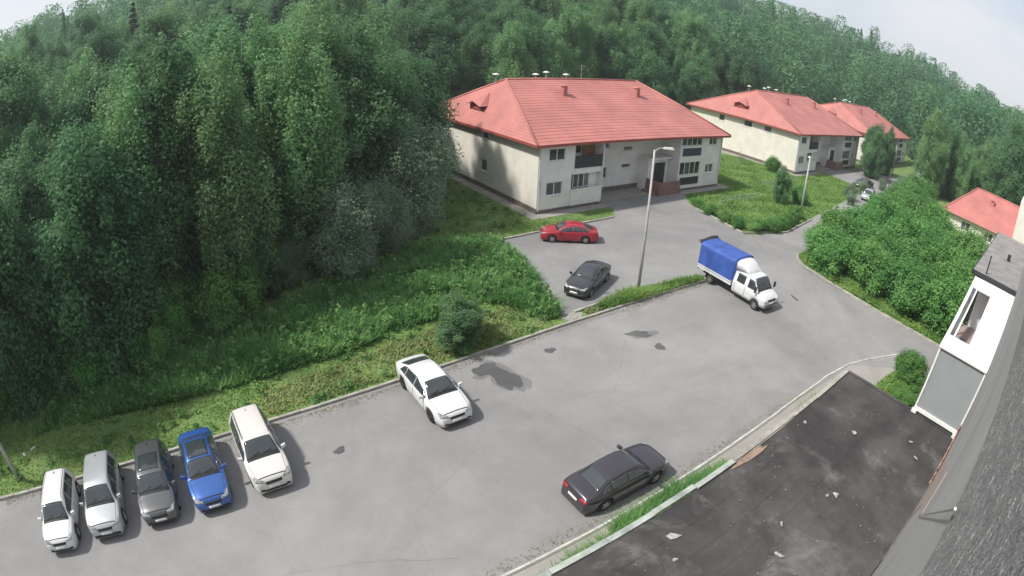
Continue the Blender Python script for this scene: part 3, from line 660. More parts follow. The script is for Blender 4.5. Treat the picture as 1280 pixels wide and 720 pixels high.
def roof_plane(b, e0, e1, r1, r0, rows, lap=.022):
    """sloped plane in stepped rows of metal tiles; e0-e1 eave, r0-r1 ridge"""
    e0, e1, r0, r1 = map(Vector, (e0, e1, r0, r1)); nrm = (e1 - e0).cross(r0 - e0 if (r0 - e0).length > .01 else r1 - e0).normalized()
    if nrm.z < 0: nrm = -nrm
    for k in range(rows):
        t0, t1 = k / rows, (k + 1) / rows
        a, c = e0.lerp(r0, t0), e1.lerp(r1, t0); d, f = e0.lerp(r0, t1), e1.lerp(r1, t1)
        b.add([a + nrm * lap, c + nrm * lap, f, d], [(0, 1, 2, 3)]); b.add([a + nrm * lap, c + nrm * lap, c - nrm * .002, a - nrm * .002], [(0, 3, 2, 1)])

def cap_vent(parent, x, y, z, h=.9, w=.5, tall=False, m='roof', capm='roof'):
    v = MB(); v.box(x - w / 2, x + w / 2, y - w / 2, y + w / 2, z - .5, z + h); v = v.build('roof_vent', M[m], parent)
    c = MB(); k = w * .78
    c.hexa([(x - k, y - k, z + h + .05), (x + k, y - k, z + h + .05), (x + k, y + k, z + h + .05), (x - k, y + k, z + h + .05)], [(x - k * .6, y - k * .6, z + h + .17), (x + k * .6, y - k * .6, z + h + .17), (x + k * .6, y + k * .6, z + h + .17), (x - k * .6, y + k * .6, z + h + .17)])
    c.box(x - w / 2 + .03, x + w / 2 - .03, y - w / 2 + .03, y + w / 2 - .03, z + h, z + h + .05)
    c.build('cap', M[capm], v)

def house(X0, Y0, label, wallm='plaster_grey', endm='plaster', detail=2, Ln=26.9, D=22., end_windows=((8.6, 9.7, 5.25, 6.15), (8.7, 9.95, 1.85, 3.05)), end_colour=None, vents=True):
    root = thing('apartment_house', label, 'house', (X0, Y0, 0)); H = 6.42; rc = 2.9
    a, c = 7.7, 19.0
    ux, nx = (1, 0, 0), (0, -1, 0)
    # openings of the front (local x)
    top_loggia = (4.1, 7.5, 3.86, 6.30, 1.3); low_loggia = (3.8, 7.4, .32, 3.28, 1.3)
    winsL = [(1.15, 2.95, 4.75, 5.88), (1.0, 2.8, 1.55, 2.78)]
    b = MB(); wall_grid(b, (0, 0, 0), ux, nx, a, 0, H, winsL + [top_loggia, low_loggia])
    rl = (.2, 3.85, 4.05, 6.30, 1.3); rl2 = (.2, 3.85, .75, 3.35, 1.3); winsR = [(5.2, 6.75, 5.2, 6.2), (4.95, 6.5, 1.85, 2.9)]
    wall_grid(b, (c, 0, 0), ux, nx, Ln - c, 0, H, winsR + [rl, rl2])
    cw = [(5.4, 6.7, 4.35, 4.8), (5.3, 6.6, 2.42, 2.88), (2.2, 3.3, 4.75, 5.75), (2.2, 3.2, 1.55, 2.7), (8.6, 9.5, 1.3, 2.8)]
    cw = [(x0 - .0, x1, z0, z1) for x0, x1, z0, z1 in cw]
    wall_grid(b, (a, rc, 0), ux, nx, c - a, 0, H, cw)
    wall_grid(b, (a, 0, 0), (0, 1, 0), (1, 0, 0), rc, 0, H, []); wall_grid(b, (c, 0, 0), (0, 1, 0), (-1, 0, 0), rc, 0, H, [])
    wall_grid(b, (Ln, 0, 0), (0, 1, 0), (1, 0, 0), D, 0, H, [(4, 5.4, 4.8, 6), (12, 13.4, 4.8, 6)]); wall_grid(b, (0, D, 0), ux, (0, 1, 0), Ln, 0, H, [(3 + i * 4.5, 4.6 + i * 4.5, 4.8, 6) for i in range(5)])
    b.build('front_wall', M[wallm], root)
    e = MB(); wall_grid(e, (0, 0, 0), (0, 1, 0), (-1, 0, 0), D, 0, H, list(end_windows)); e.build('end_wall', M[endm], root)
    pl = MB(); pl.box(-.06, -.003, -.05, D, 0, .48); pl.box(-.06, a + .04, -.06, -.003, 0, .30); pl.box(c - .04, Ln + .05, -.06, -.003, 0, .30); pl.box(a + .06, c - .06, rc - .06, rc - .003, 0, .55); pl.build('plinth', M['plinth'], root)
    for w in winsL: window(root, (0, 0, 0), ux, nx, *w)
    for w in winsR: window(root, (c, 0, 0), ux, nx, *w)
    for i, w in enumerate(cw): window(root, (a, rc, 0), ux, nx, *w, bars=(.5,) if i > 1 else ())
    for w in end_windows: window(root, (0, 0, 0), (0, 1, 0), (-1, 0, 0), *w, bars=())
    for i in range(2): window(root, (Ln, 0, 0), (0, 1, 0), (1, 0, 0), (4, 12)[i], (5.4, 13.4)[i], 4.8, 6)
    # left loggias
    window(root, (0, 1.28, 0), ux, nx, 4.3, 5.9, 4.9, 6.2, d=.0, sill=False); q = MB(); q.box(5.95, 7.48, 1.2, 1.27, 3.9, 6.3); q.build('wooden_panel', M['wood'], root)
    q = MB(); q.box(4.1, 7.55, -.06, -.005, 3.84, 4.92); q.box(4.08, 7.57, -.09, .05, 4.92, 4.98); q.build('balcony_parapet', M['dark'], root)
    window(root, (0, .4, 0), ux, nx, 4.3, 6.3, 1.85, 3.2, d=0, sill=False, bars=(.33, .66)); q = MB(); q.box(6.35, 7.38, .45, .5, .35, 3.25); q.build('loggia_wall', M[wallm], root)
    q = MB(); q.box(3.75, 7.45, -.16, -.005, .32, 1.82); q.box(3.7, 7.5, -.2, 0.02, 1.82, 1.88); q.build('balcony_parapet', M['white'], root)
    # right loggias: glazed
    window(root, (c, .06, 0), ux, nx, .2, 3.85, 5.22, 6.30, d=0, bars=(.25, .5, .75), sill=False); window(root, (c, .06, 0), ux, nx, .2, 3.85, 1.86, 3.35, d=0, bars=(.25, .5, .75), sill=False)
    q = MB(); q.box(c + .15, c + 3.9, -.1, -.004, 4.97, 5.2); q.box(c + .15, c + .32, -.1, -.004, 4.0, 4.97); q.box(c + 3.72, c + 3.9, -.1, -.004, 4.0, 4.97); q.build('balcony_frame', M['white'], root)
    q = MB(); q.box(c + .15, c + 3.9, -.1, -.004, 1.6, 1.84); q.box(c + .15, c + .3, -.1, -.004, .7, 1.6); q.box(c + 3.75, c + 3.9, -.1, -.004, .7, 1.6); q.build('balcony_frame', M['white'], root)
    q = MB(); q.box(c + .32, c + 3.72, -.06, -.006, 4.05, 4.97); q.build('balcony_parapet', M['darkblue'], root)
    q = MB(); q.box(c + .3, c + 3.75, -.06, -.006, .72, 1.6); q.build('balcony_parapet', M['dark'], root)
    # entrance
    q = MB(); q.box(15.6, 18.9, 1.45, rc - .004, 0, 3.6); q.build('entrance_vestibule', M[wallm], root)
    q = MB(); q.box(16.6, 18.3, 1.40, 1.446, .72, 3.1); q.build('door', M['dark'], root)
    q = MB(); q.box(15.3, 18.95, .9, rc - .01, 3.62, 3.76); q.build('entrance_canopy', M['plaster_grey'], root)
    q = MB(); q.box(15.4, 18.95, -.6, 1.44, 0, .70); q.box(14.9, 15.35, -.3, 1.4, 0, .36); q.box(15.4, 15.6, -.6, 1.4, .7, 1.5); q.box(15.65, 18.9, -.6, -.45, .7, 1.45); q.build('porch', M['porch'], root)
    q = MB(); q.box(a + .1, 15.3, .2, rc - .1, 0, .12); q.build('terrace', M['pavement'], root)
    for x in (Ln - .25, a - .2, .12):
        q = MB(); q.tube([(x, -.08, .2), (x, -.08, H)], .05, 6); q.build('downpipe', M['whiteold'], root)
    q = MB(); q.box(.25, .5, -.14, -.01, 2.5, 3.1); q.build('meter_box', M['white'], root)
    # roof: hipped, overhanging
    ov = .65; ez = 6.40; rz = 11.05; ry = D / 2; hip = 3.4; hip2 = 4.6
    E = [(-ov, -ov, ez), (Ln + ov, -ov, ez), (Ln + ov, D + ov, ez), (-ov, D + ov, ez)]; r0, r1 = (hip, ry, rz), (Ln - hip2, ry, rz)
    b = MB(); roof_plane(b, E[0], E[1], r1, r0, 24); roof_plane(b, E[2], E[3], r0, r1, 24); roof_plane(b, E[1], E[2], r1, r1, 20); roof_plane(b, E[3], E[0], r0, r0, 20)
    b.add([(-ov, -ov, ez - .004), (Ln + ov, -ov, ez - .004), (Ln + ov, D + ov, ez - .004), (-ov, D + ov, ez - .004)], [(0, 1, 2, 3)])
    rf = b.build('roof', M['roof'], root)
    t = MB()
    for p, q_ in ((E[0], r0), (E[1], r1), (E[2], r1), (E[3], r0), (r0, r1)): t.tube([Vector(p) + Vector((0, 0, .05)), Vector(q_) + Vector((0, 0, .06))], .11, 6)
    t.build('ridge_cap', M['roof'], rf, True)
    t = MB(); t.box(-ov - .05, Ln + ov + .05, -ov - .05, -ov - .004, ez - .2, ez + .05); t.box(-ov - .05, Ln + ov + .05, D + ov + .004, D + ov + .05, ez - .2, ez + .05); t.box(-ov - .05, -ov - .004, -ov, D + ov, ez - .2, ez + .05); t.box(Ln + ov + .004, Ln + ov + .05, -ov, D + ov, ez - .2, ez + .05)
    t.build('fascia', M['roof_dark'], rf)
    # dormer on the left hip
    def hipz(x): return ez + (x + ov) / (hip + ov) * (rz - ez)
    dx, dy = .55, ry + 1.0; dz = hipz(dx)
    t = MB(); w = 1.5
    t.add([(dx - .5, dy - w, dz + .55), (dx - .5, dy + w, dz + .55), (dx - .5, dy, dz + 1.0), (dx + 1.5, dy, hipz(dx + 1.5) + .1), (dx + .45, dy - w, hipz(dx + .45) + .06), (dx + .45, dy + w, hipz(dx + .45) + .06)], [(0, 2, 3, 4), (2, 1, 5, 3)])
    dm = t.build('dormer', M['roof'], rf); t = MB(); t.add([(dx - .1, dy - w * .8, dz + .1), (dx - .1, dy + w * .8, dz + .1), (dx - .1, dy + w * .8, dz + .6), (dx - .1, dy, dz + .9), (dx - .1, dy - w * .8, dz + .6)], [(0, 1, 2, 3, 4)]); t.build('louvre', M['roof_dark'], dm)
    if vents:
        def fz(y): return ez + (y + ov) / (ry + ov) * (rz - ez)
        for x, y in ((8.4, 7.6), (19.0, 7.4)): cap_vent(root, x, y, fz(y), .95, .5)
        for x, h in ((2.9, .55), (8.0, .5), (9.4, .75), (12.2, .5)):
            v = MB(); v.tube([(x, ry + 1.2, rz - 1), (x, ry + 1.2, rz + h - .12)], .07, 8); v = v.build('vent_pipe', M['galv'], root)
            v2 = MB(); v2.lathe([(0, rz + h + .06), (.15, rz + h + .03), (.40, rz + h - .06), (.40, rz + h - .10), (0, rz + h - .10)], 16, 'z', (x, ry + 1.2, 0)); v2.build('cap', M['white'], v, True)
        t = MB(); t.tube([(14.3, ry + 1, rz - .3), (14.3, ry + 1, rz + 1.8)], .025, 5); t.tube([(13.8, ry + 1, rz + 1.5), (14.8, ry + 1, rz + 1.5)], .02, 5); t.tube([(13.95, ry + 1, rz + 1.2), (14.65, ry + 1, rz + 1.2)], .02, 5); t.build('antenna', M['galv'], root)
    return root
house(28.1, 38.35, 'nearest two storey house with red hipped roof, grey front and dark upper balcony panels')
house(76.6, 39.0, 'second two storey house with red hipped roof and blank cream end wall above the lawn', endm='plaster', end_windows=((5.2, 6.6, 5.2, 6.1), (9.0, 10.6, 5.1, 6.1), (14.6, 15.8, 4.9, 6.0)))
house(112.5, 38.6, 'third and farthest red roofed house, mostly hidden behind the second one and a dark tree')

# fourth house, at the right, set at an angle and lower down
def simple_house(loc, rz, Ln, D, label):
    root = thing('apartment_house', label, 'house', loc, rz); H = 6.4
    b = MB(); ops = [(3 + i * 4.2, 4.6 + i * 4.2, z, z + 1.3) for i in range(5) for z in (1.6, 4.6)]
    wall_grid(b, (0, 0, 0), (1, 0, 0), (0, -1, 0), Ln, 0, H, ops)
    wall_grid(b, (0, 0, 0), (0, 1, 0), (-1, 0, 0), D, 0, H, []); wall_grid(b, (Ln, 0, 0), (0, 1, 0), (1, 0, 0), D, 0, H, []); wall_grid(b, (0, D, 0), (1, 0, 0), (0, 1, 0), Ln, 0, H, [])
    b.build('wall', M['plaster'], root)
    for w in ops: window(root, (0, 0, 0), (1, 0, 0), (0, -1, 0), *w)
    ov = .7; ez = H; rz_ = H + 4.2; hip = 3.6; b = MB(); r0, r1 = (hip, D / 2, rz_), (Ln - hip, D / 2, rz_)
    E = [(-ov, -ov, ez), (Ln + ov, -ov, ez), (Ln + ov, D + ov, ez), (-ov, D + ov, ez)]
    roof_plane(b, E[0], E[1], r1, r0, 22); roof_plane(b, E[2], E[3], r0, r1, 22); roof_plane(b, E[1], E[2], r1, r1, 20); roof_plane(b, E[3], E[0], r0, r0, 20); b.add([Vector(e) - Vector((0, 0, .004)) for e in E], [(0, 1, 2, 3)])
    rf = b.build('roof', M['roof'], root)
    t = MB()
    for p, q in ((E[0], r0), (E[1], r1), (E[2], r1), (E[3], r0), (r0, r1)): t.tube([Vector(p) + Vector((0, 0, .05)), Vector(q) + Vector((0, 0, .06))], .12, 6)
    t.build('ridge_cap', M['roof'], rf, True)
    cap_vent(root, 7.0, D * .33, rz_ - 1.6, 1.0, .6)
    return root
H4 = simple_house((84.6, 14.6, -4.3), R(-91), 27, 13, 'red roofed house at the right edge of the view, beyond the big bushes')

# ------------------------------------------------------------------ our own building: facade, balcony, low extension
own = thing('apartment_block', 'tall block with pebbledash wall that the camera looks along', 'building', (0, -.31, 0))
b = MB(); b.box(-9, 44, -12, 0, 0, 14.12); b.build('wall', M['plaster_band'], own)
PBZ = 14.02
b = MB(); b.box(-9, 44.004, -12, .012, PBZ, 22); b.build('pebbledash_panel', M['plaster_rough'], own)
# the stones of the pebbledash next to the camera stand proud of the wall: a relief of small bumps
def relief(x0, x1, st):
    xs = np.arange(x0, x1, st); zs = np.arange(PBZ - .04, 16.3, st); nx, nz = len(xs), len(zs)
    hgt = RNG.random((nz, nx)); k = RNG.random((nz // 3 + 2, nx // 3 + 2)); k2 = RNG.random((nz // 8 + 2, nx // 8 + 2))
    big = k[np.arange(nz)[:, None] // 3, np.arange(nx)[None] // 3]; b2 = k2[np.arange(nz)[:, None] // 8, np.arange(nx)[None] // 8]
    y = .012 + .008 * hgt * big + .004 * b2; y[:2] = -.02 + .03 * RNG.random((2, nx)); y[-1] = 0; y[:, 0] = 0; y[:, -1] = 0
    XX, ZZ = np.meshgrid(xs, zs); jx = (RNG.random(XX.shape) - .5) * st * .6
    v = np.stack([XX + jx, y, ZZ + (RNG.random(XX.shape) - .5) * st * .6], -1).reshape(-1, 3)
    i = (np.arange(nz - 1)[:, None] * nx + np.arange(nx - 1)[None]).ravel(); f = np.stack([i, i + nx, i + nx + 1, i + 1], 1)
    me = bpy.data.meshes.new('pebbledash_stones'); me.from_pydata(v.tolist(), [], f.tolist()); me.materials.append(M['plaster_rough']); me.update()
    o = link('pebbledash_stones', me, own); o['kind'] = 'stuff'
relief(.15, 5.0, .018); relief(4.98, 16.0, .035)
b = MB(); b.box(13.8, 23, .002, .05, 3.62, 4.15); b.build('skirting', M['plinth'], own)
brk = MB(); brk.box(0, .25, 0, .06, 0, .075); brk = brk.mesh('brick', M['brick'])
for i in range(26):
    for j in range(3):
        if random.random() < (.25, .35, .55)[j] and not 3 < i < 8: continue
        s = link('brick', brk, own, (17.9 + i * .262 - (j % 2) * .13, .052, 4.16 + j * .088))
b = MB(); b.tube([(8.3, .03, 9.87), (2.6, .05, 14.25)], .011, 6); b.build('loose_cable', M['galv'], own)
for k, (x, z) in enumerate(((28.4, 7.4), (29.0, 7.7), (29.6, 7.9), (27.9, 7.1))):
    b = MB(); b.tube([(x, .0, z), (x - .5, .35, z - .15), (x - .9, .42, z - .5)], .02, 5); b.build('cable_bracket', M['whiteold'], own)

bal = thing('balcony', 'big white framed balcony with grey side panel sticking out of the wall', 'balcony', (22.7, -.29, 0))
Wb, L0, zb, zn, zf = 2.62, 6.4, 3.86, 7.03, 8.72
q = MB(); q.box(.06, .10, .08, Wb - .08, zb + .1, zn - .1); q.build('side_panel', M['greypanel'], bal)
q = MB(); q.box(.0, .16, -.0, .08, zb, zn); q.box(0, .16, Wb - .09, Wb, zb, zn); q.box(-.02, .17, 0.0, Wb, zb - .06, zb + .1); q.box(0.002, .158, .08, Wb - .09, zn - .1, zn - .004); q.box(-.08, .12, -.02, .22, zb - .25, zb - .06); q.box(-.08, .12, Wb - .2, Wb + .06, zb - .22, zb - .06); q.build('frame', M['white'], bal)
q = MB(); q.box(.16, L0, 0, Wb, zb, zb + .12); q.build('slab', M['plaster_band'], bal)
def slope(x): return zn + (zf - zn) * x / L0
q = MB()
def strip(q, x0, x1, y0, y1, th=.09, dz=0): q.hexa([(x0, y0, slope(x0) - th + dz), (x1, y0, slope(x1) - th + dz), (x1, y1, slope(x1) - th + dz), (x0, y1, slope(x0) - th + dz)], [(x0, y0, slope(x0) + dz), (x1, y0, slope(x1) + dz), (x1, y1, slope(x1) + dz), (x0, y1, slope(x0) + dz)])
strip(q, -.05, .95, 0, Wb + .02); strip(q, .95, L0, Wb - .14, Wb + .02); strip(q, 5.4, L0, 0, Wb - .14); strip(q, .95, 5.4, Wb - .44, Wb - .36)
q.build('roof_frame', M['white'], bal)
q = MB(); strip(q, .97, 5.38, -.0, Wb * .52, .06, -.004); q.build('roof_panel', mat('milky_sheet', (.66, .66, .70), .35, noise=.05, nscale=.8), bal)
q = MB(); strip(q, .97, 5.38, Wb - .34, Wb - .16, .02, -.05); q.build('pane', M['glass'], bal)
q = MB(); q.box(.2, L0, Wb - .06, Wb - .02, zb + .1, zb + 1.1); q.build('parapet', M['whiteold'], bal)
for x in (1.2, 2.6, 4.0, 5.6): q = MB(); q.box(x - .04, x + .04, Wb - .08, Wb - .01, zb + 1.1, slope(x) - .1); q.build('mullion', M['white'], bal)
q = MB(); q.box(.2, L0 - .05, .1, Wb - .1, zb + 2.25, zb + 2.3); q.build('floor', mat('pinkish_boards', (.30, .235, .225), .8, noise=.2, nscale=3), bal)
q = MB(); q.box(1.5, 2.3, Wb - 1.0, Wb - .42, zb + 2.302, zb + 2.85); q.box(2.6, 3.1, Wb - .95, Wb - .55, zb + 2.302, zb + 2.7)
o = q.build('storage_box', M['dark']); o.location = (22.7, -.29, 0); o['label'] = 'dark box on the balcony floor seen through the open roof'; o['category'] = 'box'

nb = thing('balcony_roof', 'flat grey balcony roof with dark edge behind the white balcony', 'roof', (29.25, -.30, 8.86))
q = MB(); q.box(0, 14.5, 0, 2.9, 0, .10); q.build('roofing_sheet', M['plinth_grey'], nb)
q = MB(); q.box(-.05, -.004, -.0, 2.95, -.12, .12); q.box(-.05, 14.5, 2.905, 2.95, -.12, .12); q.build('edge_trim', M['dark'], nb)
q = MB(); q.box(.1, 14.4, 2.6, 2.7, -4, -.13); q.box(.1, .2, .1, 2.2, -4, -.13); q.build('wall', M['plaster_grey'], nb)
q = MB(); q.tube([(.35, 2.1, .1), (.3, 2.1, 1.1)], .04, 6); q.tube([(6, 1.2, .1), (6, 1.2, .5)], .12, 8); q.build('vent_pipe', M['dark'], nb)
q = thing('neighbouring_block', 'cream wall of the next block at the right edge of the view', 'building', (44.02, .22, 0))
b = MB(); wall_grid(b, (0, 1.12, 0), (0, -1, 0), (-1, 0, 0), 14, 0, 11.8, []); wall_grid(b, (0, 1.12, 0), (1, 0, 0), (0, 1, 0), 14, 0, 11.8, [(2, 3.6, 4, 5.4), (6, 7.6, 4, 5.4), (2, 3.6, 8, 9.4), (6, 7.6, 8, 9.4)]); b.add([(0, 1.12, 11.8), (14, 1.12, 11.8), (14, -12, 11.8), (0, -12, 11.8)], [(0, 1, 2, 3)]); b.add([(14, 1.12, 0), (14, -12, 0), (14, -12, 11.8), (14, 1.12, 11.8)], [(0, 1, 2, 3)])
b.build('wall', M['plaster'], q)
for w in [(2, 3.6, 4, 5.4), (6, 7.6, 4, 5.4), (2, 3.6, 8, 9.4), (6, 7.6, 8, 9.4)]: window(q, (0, 1.12, 0), (1, 0, 0), (0, 1, 0), *w)

ext = thing('low_extension', 'single storey extension with a dark felt flat roof below the wall', 'building', (0, 0, 0))
EX0, EX1, EY0, EY1, EZ = -9, 22.75, -.28, 6.22, 3.6
b = MB(); b.box(EX0, EX1 - .12, EY0, EY1 - .1, 0, EZ - .12); b.build('wall', M['plaster_grey'], ext)
# roof felt in overlapping strips, each a few millimetres proud of the last, gently uneven
gx = np.arange(EX0, EX1 + .01, .25); ns = 7; wy = (EY1 - EY0 - .02) / ns
def felt_z(x, y): return EZ + .018 * math.sin(x * 1.1 + y) + .014 * math.sin(y * 2.3 - x * .7) + .02 * math.sin(x * .31)
for k in range(ns):
    y0 = EY0 + k * wy; b = MB(); ys = np.linspace(y0, y0 + wy + .06, 6)
    vs = [(x, min(y, EY1 - .05), felt_z(x, y) + .010 * k + (.012 if j == 5 else 0) * 0) for x in gx for j, y in enumerate(ys)]
    fs = [(i * 6 + j, (i + 1) * 6 + j, (i + 1) * 6 + j + 1, i * 6 + j + 1) for i in range(len(gx) - 1) for j in range(5)]
    b.add(vs, fs); b.build('roofing_felt', M['roof_felt'], ext, True)
x = 2.0; i = 0
while x < EX1 - .3:
    l = min(random.uniform(1.7, 2.4), EX1 - x); y_ = random.uniform(-.035, .035)
    if not (13.4 < x < 15.2):
        b = MB(); b.box(x + .01, x + l - .01, EY1 - .06 + y_, EY1 + .13 + y_, EZ + .06, EZ + .135); b.box(x + .01, x + l - .01, EY1 + .10 + y_, EY1 + .13 + y_, EZ - .22, EZ + .06)
        o = b.build('flashing', M['flash'] if x < 12 else M['kerb'], ext); o.rotation_euler = (random.uniform(-.004, .004), 0, 0)
    x += l; i += 1
b = MB(); b.box(EX1 - .12, EX1 + .08, EY0 + .1, EY1, EZ - .15, EZ + .11); b.build('end_parapet', M['roof_felt'], ext)
b = MB(); b.prism(blob(14.1, 6.02, 1.0, .14, 0, 5), EZ + .05, EZ + .085); b.build('bare_mortar_patch', mat('bare_mortar', (.25, .18, .14), .95, noise=.3, nscale=4), ext)

# cement fillet along the wall foot, and the pinkish patched render above it
b = MB(); P = [(1.5, EY0 + .0)] ; top_ = [(12.4, .02), (12.3, .14), (11.6, .10), (10.9, .17), (10.7, .05), (9.4, .09), (8.8, .02), (7.2, .10), (6.9, .0), (5, .06), (1.5, .02)]
b.prism([(1.5, EY0 + .004), (12.6, EY0 + .004)] + top_, EZ + .02, EZ + .10); b.build('cement_fillet', M['plaster_band'], ext)
b = MB(); P = [(16.3, 3.64), (22.4, 3.64), (21.4, 4.3), (20.3, 4.8), (18.4, 5.4), (16.6, 6.6), (14.0, 7.6), (12.0, 8.9), (9.6, 10.0), (8.6, 10.7), (8.2, 9.9), (10.6, 8.3), (12.6, 7.0), (14.8, 5.0)]
b.add([(x, .003, z) for x, z in P] + [(x, .016, z) for x, z in P], [tuple(range(14, 28))] + [(i, (i + 1) % 14, 14 + (i + 1) % 14, 14 + i) for i in range(14)]); b.build('patched_render', mat('pinkish_render', (.36, .295, .27), .95, noise=.2, nscale=1.2), own)
def grit(n):
    V = []; F = []
    for i in range(n):
        x, y = random.uniform(2, 22), random.uniform(-.1, 6.0); r = random.uniform(.008, .026); z = EZ + .085 + .0; o = len(V)
        for k in range(5): t = k * 1.257 + random.uniform(-.4, .4); V.append((x + r * math.cos(t), y + r * math.sin(t), z + random.uniform(0, .01)))
        V.append((x, y, z + r * .5)); F += [(o + k, o + (k + 1) % 5, o + 5) for k in range(5)]
    me = bpy.data.meshes.new('roof_grit'); me.from_pydata(V, [], F); me.materials.append(M['scrap']); o = link('roof_grit', me, ext); o['kind'] = 'stuff'
grit(110)
def scrap(x, y, r, label, seed, m='scrap', z=None, th=.03, asp=.6):
    b = MB(); rg = random.Random(seed); P = blob(0, 0, r, r * asp, rg.uniform(0, 3), seed, n=6, rough=.42)
    b.prism(P, 0, th * .6); me = b.mesh('roof_debris', M[m])
    o = thing('roof_debris', label, 'debris', (x, y, (EZ + .075 if z is None else z)), 0, None, me); o.rotation_euler = (rg.uniform(-.06, .06), rg.uniform(-.06, .06), rg.uniform(0, 3)); return o
scrap(9.4, 5.25, 0.192, 'flat grey slab lying near the pale edge of the flat roof', 3, asp=.7, th=.03)
scrap(15.0, 2.6, 0.128, 'folded white scrap in the middle of the flat roof', 5, asp=.8, th=.04)
scrap(14.7, 2.85, 0.080, 'small white crumb just behind the folded white scrap', 6, th=.05)
scrap(12.4, 3.3, 0.104, 'small pale flake between the folded scrap and the roof corner', 9, asp=.4)
scrap(11.3, 2.6, 0.176, 'curled white strip low on the flat roof', 12, asp=.35, th=.06)
scrap(18.7, 3.8, 0.128, 'pale mortar lump in the stained middle of the flat roof', 15, asp=.8, th=.05)
scrap(20.4, 1.5, 0.104, 'white chip on the flat roof below the balcony', 17)
scrap(19.6, .9, 0.104, 'second white chip on the flat roof, closer to the wall', 18)
scrap(17.5, 5.7, 0.104, 'grey stone chip by the outer edge of the flat roof', 19)
scrap(8.8, 4.6, 0.096, 'pale crumb in the light stain near the grey slab', 22)

# ------------------------------------------------------------------ lamp posts, fence, small outdoor things
def lamp(x, y, h, arm, ang, label, r=.11, lean=(0, 0)):
    o = thing('street_lamp', label, 'lamp post', (x, y, 0))
    b = MB(); b.tube([(0, 0, -.2), (lean[0] * .5, lean[1] * .5, h * .5), (lean[0], lean[1], h)], [r * 1.3, r * 1.05, r * .7], 10); b.build('post', M['pole'], o, True)
    c, s = math.cos(ang), math.sin(ang); b = MB(); b.tube([(lean[0], lean[1], h - .1), (lean[0] + c * arm * .5, lean[1] + s * arm * .5, h + .12), (lean[0] + c * arm, lean[1] + s * arm, h + .15)], .035, 6); b.build('arm', M['galv'], o)
    b = MB(); e = Vector((lean[0] + c * arm, lean[1] + s * arm, h + .15)); u = Vector((c, s, 0)); v = Vector((-s, c, 0))
    bt = [e + v * .09, e - v * .09, e - v * .13 + u * .75, e + v * .13 + u * .75]; b.hexa([p - Vector((0, 0, .05)) for p in bt], [p + Vector((0, 0, .07)) + (e + u * .35 - p) * .25 for p in bt]); hd = b.build('lamp_head', M['whiteold'], o)
    b = MB(); b.hexa([e + u * .15 + v * .06 + Vector((0, 0, -.08)), e + u * .15 - v * .06 + Vector((0, 0, -.08)), e + u * .65 - v * .09 + Vector((0, 0, -.08)), e + u * .65 + v * .09 + Vector((0, 0, -.08))], [e + u * .15 + v * .06 + Vector((0, 0, -.052)), e + u * .15 - v * .06 + Vector((0, 0, -.052)), e + u * .65 - v * .09 + Vector((0, 0, -.052)), e + u * .65 + v * .09 + Vector((0, 0, -.052))]); b.build('lens', M['lamp_lens'], hd)
    return o
lamp(25.5, 22.75, 9.4, .55, R(-30), 'tall concrete lamp post on the grass strip in front of the nearest house', .085, (.25, .3))
lamp(57.0, 27.2, 6.6, .5, R(200), 'second lamp post standing in the hedge at the corner of the lawn', .11)
lamp(112.0, 33.2, 6.0, .6, R(190), 'farthest lamp post beyond the lawn, beside the dark round tree', .12)
lamp(-13.3, 21.0, 8.5, 1.2, R(-90), 'lamp post cut off by the left edge of the view', .10)
for i, (x, y) in enumerate(((-13.0, 22.5), (-12.4, 22.9))):
    scrap(x, y, .17, ['white scrap in the grass by the lamp post at the left edge', 'second white scrap in the grass, nearer the parked cars'][i], 40 + i, z=.25, th=.1)
for i, (x0, y0, x1, y1) in enumerate([(48.5, 33.0, 56.0, 32.6), (62.0, 36.0, 72.0, 35.6)]):
    o = thing('low_fence', ['low metal rail fence on the near part of the lawn', 'low metal rail fence before the second house'][i], 'fence', (x0, y0, 0)); d = math.hypot(x1 - x0, y1 - y0); a = math.atan2(y1 - y0, x1 - x0); o.rotation_euler = (0, 0, a)
    for k in range(int(d / 1.8) + 1): q = MB(); q.tube([(k * 1.8, 0, 0), (k * 1.8, 0, .85)], .035, 6); q.build('post', M['galv'], o)
    for z in (.45, .8): q = MB(); q.tube([(0, 0, z), (d, 0, z)], .025, 6); q.build('rail', M['galv'], o)
for i, (x, y, rz) in enumerate(((66.5, 43.5, .3), (70.2, 45.5, .3))):
    o = thing('clothes_drying_frame', ['clothes drying frame on the lawn by the cream end wall', 'second clothes drying frame, closer to the cream end wall'][i], 'drying frame', (x, y, 0), rz)
    for yy in (0, 3): q = MB(); q.tube([(0, yy, 0), (0, yy, 2.0)], .04, 6); q.tube([(-.6, yy, 1.95), (.6, yy, 1.95)], .03, 6); q.build('post', M['galv'], o)
    q = MB(); [q.tube([(xx, 0, 1.97), (xx, 3, 1.97)], .012, 4) for xx in (-.5, 0, .5)]; q.build('line', M['whiteold'], o)
o = thing('manhole_cover', 'round concrete manhole cover where the two kerbs meet', 'manhole cover', (19.2, 21.98, .034)); q = MB(); q.lathe([(0, .04), (.30, .045), (.33, .03), (.36, .0)], 24, 'z'); q.build('cover', M['kerb'], o, True)
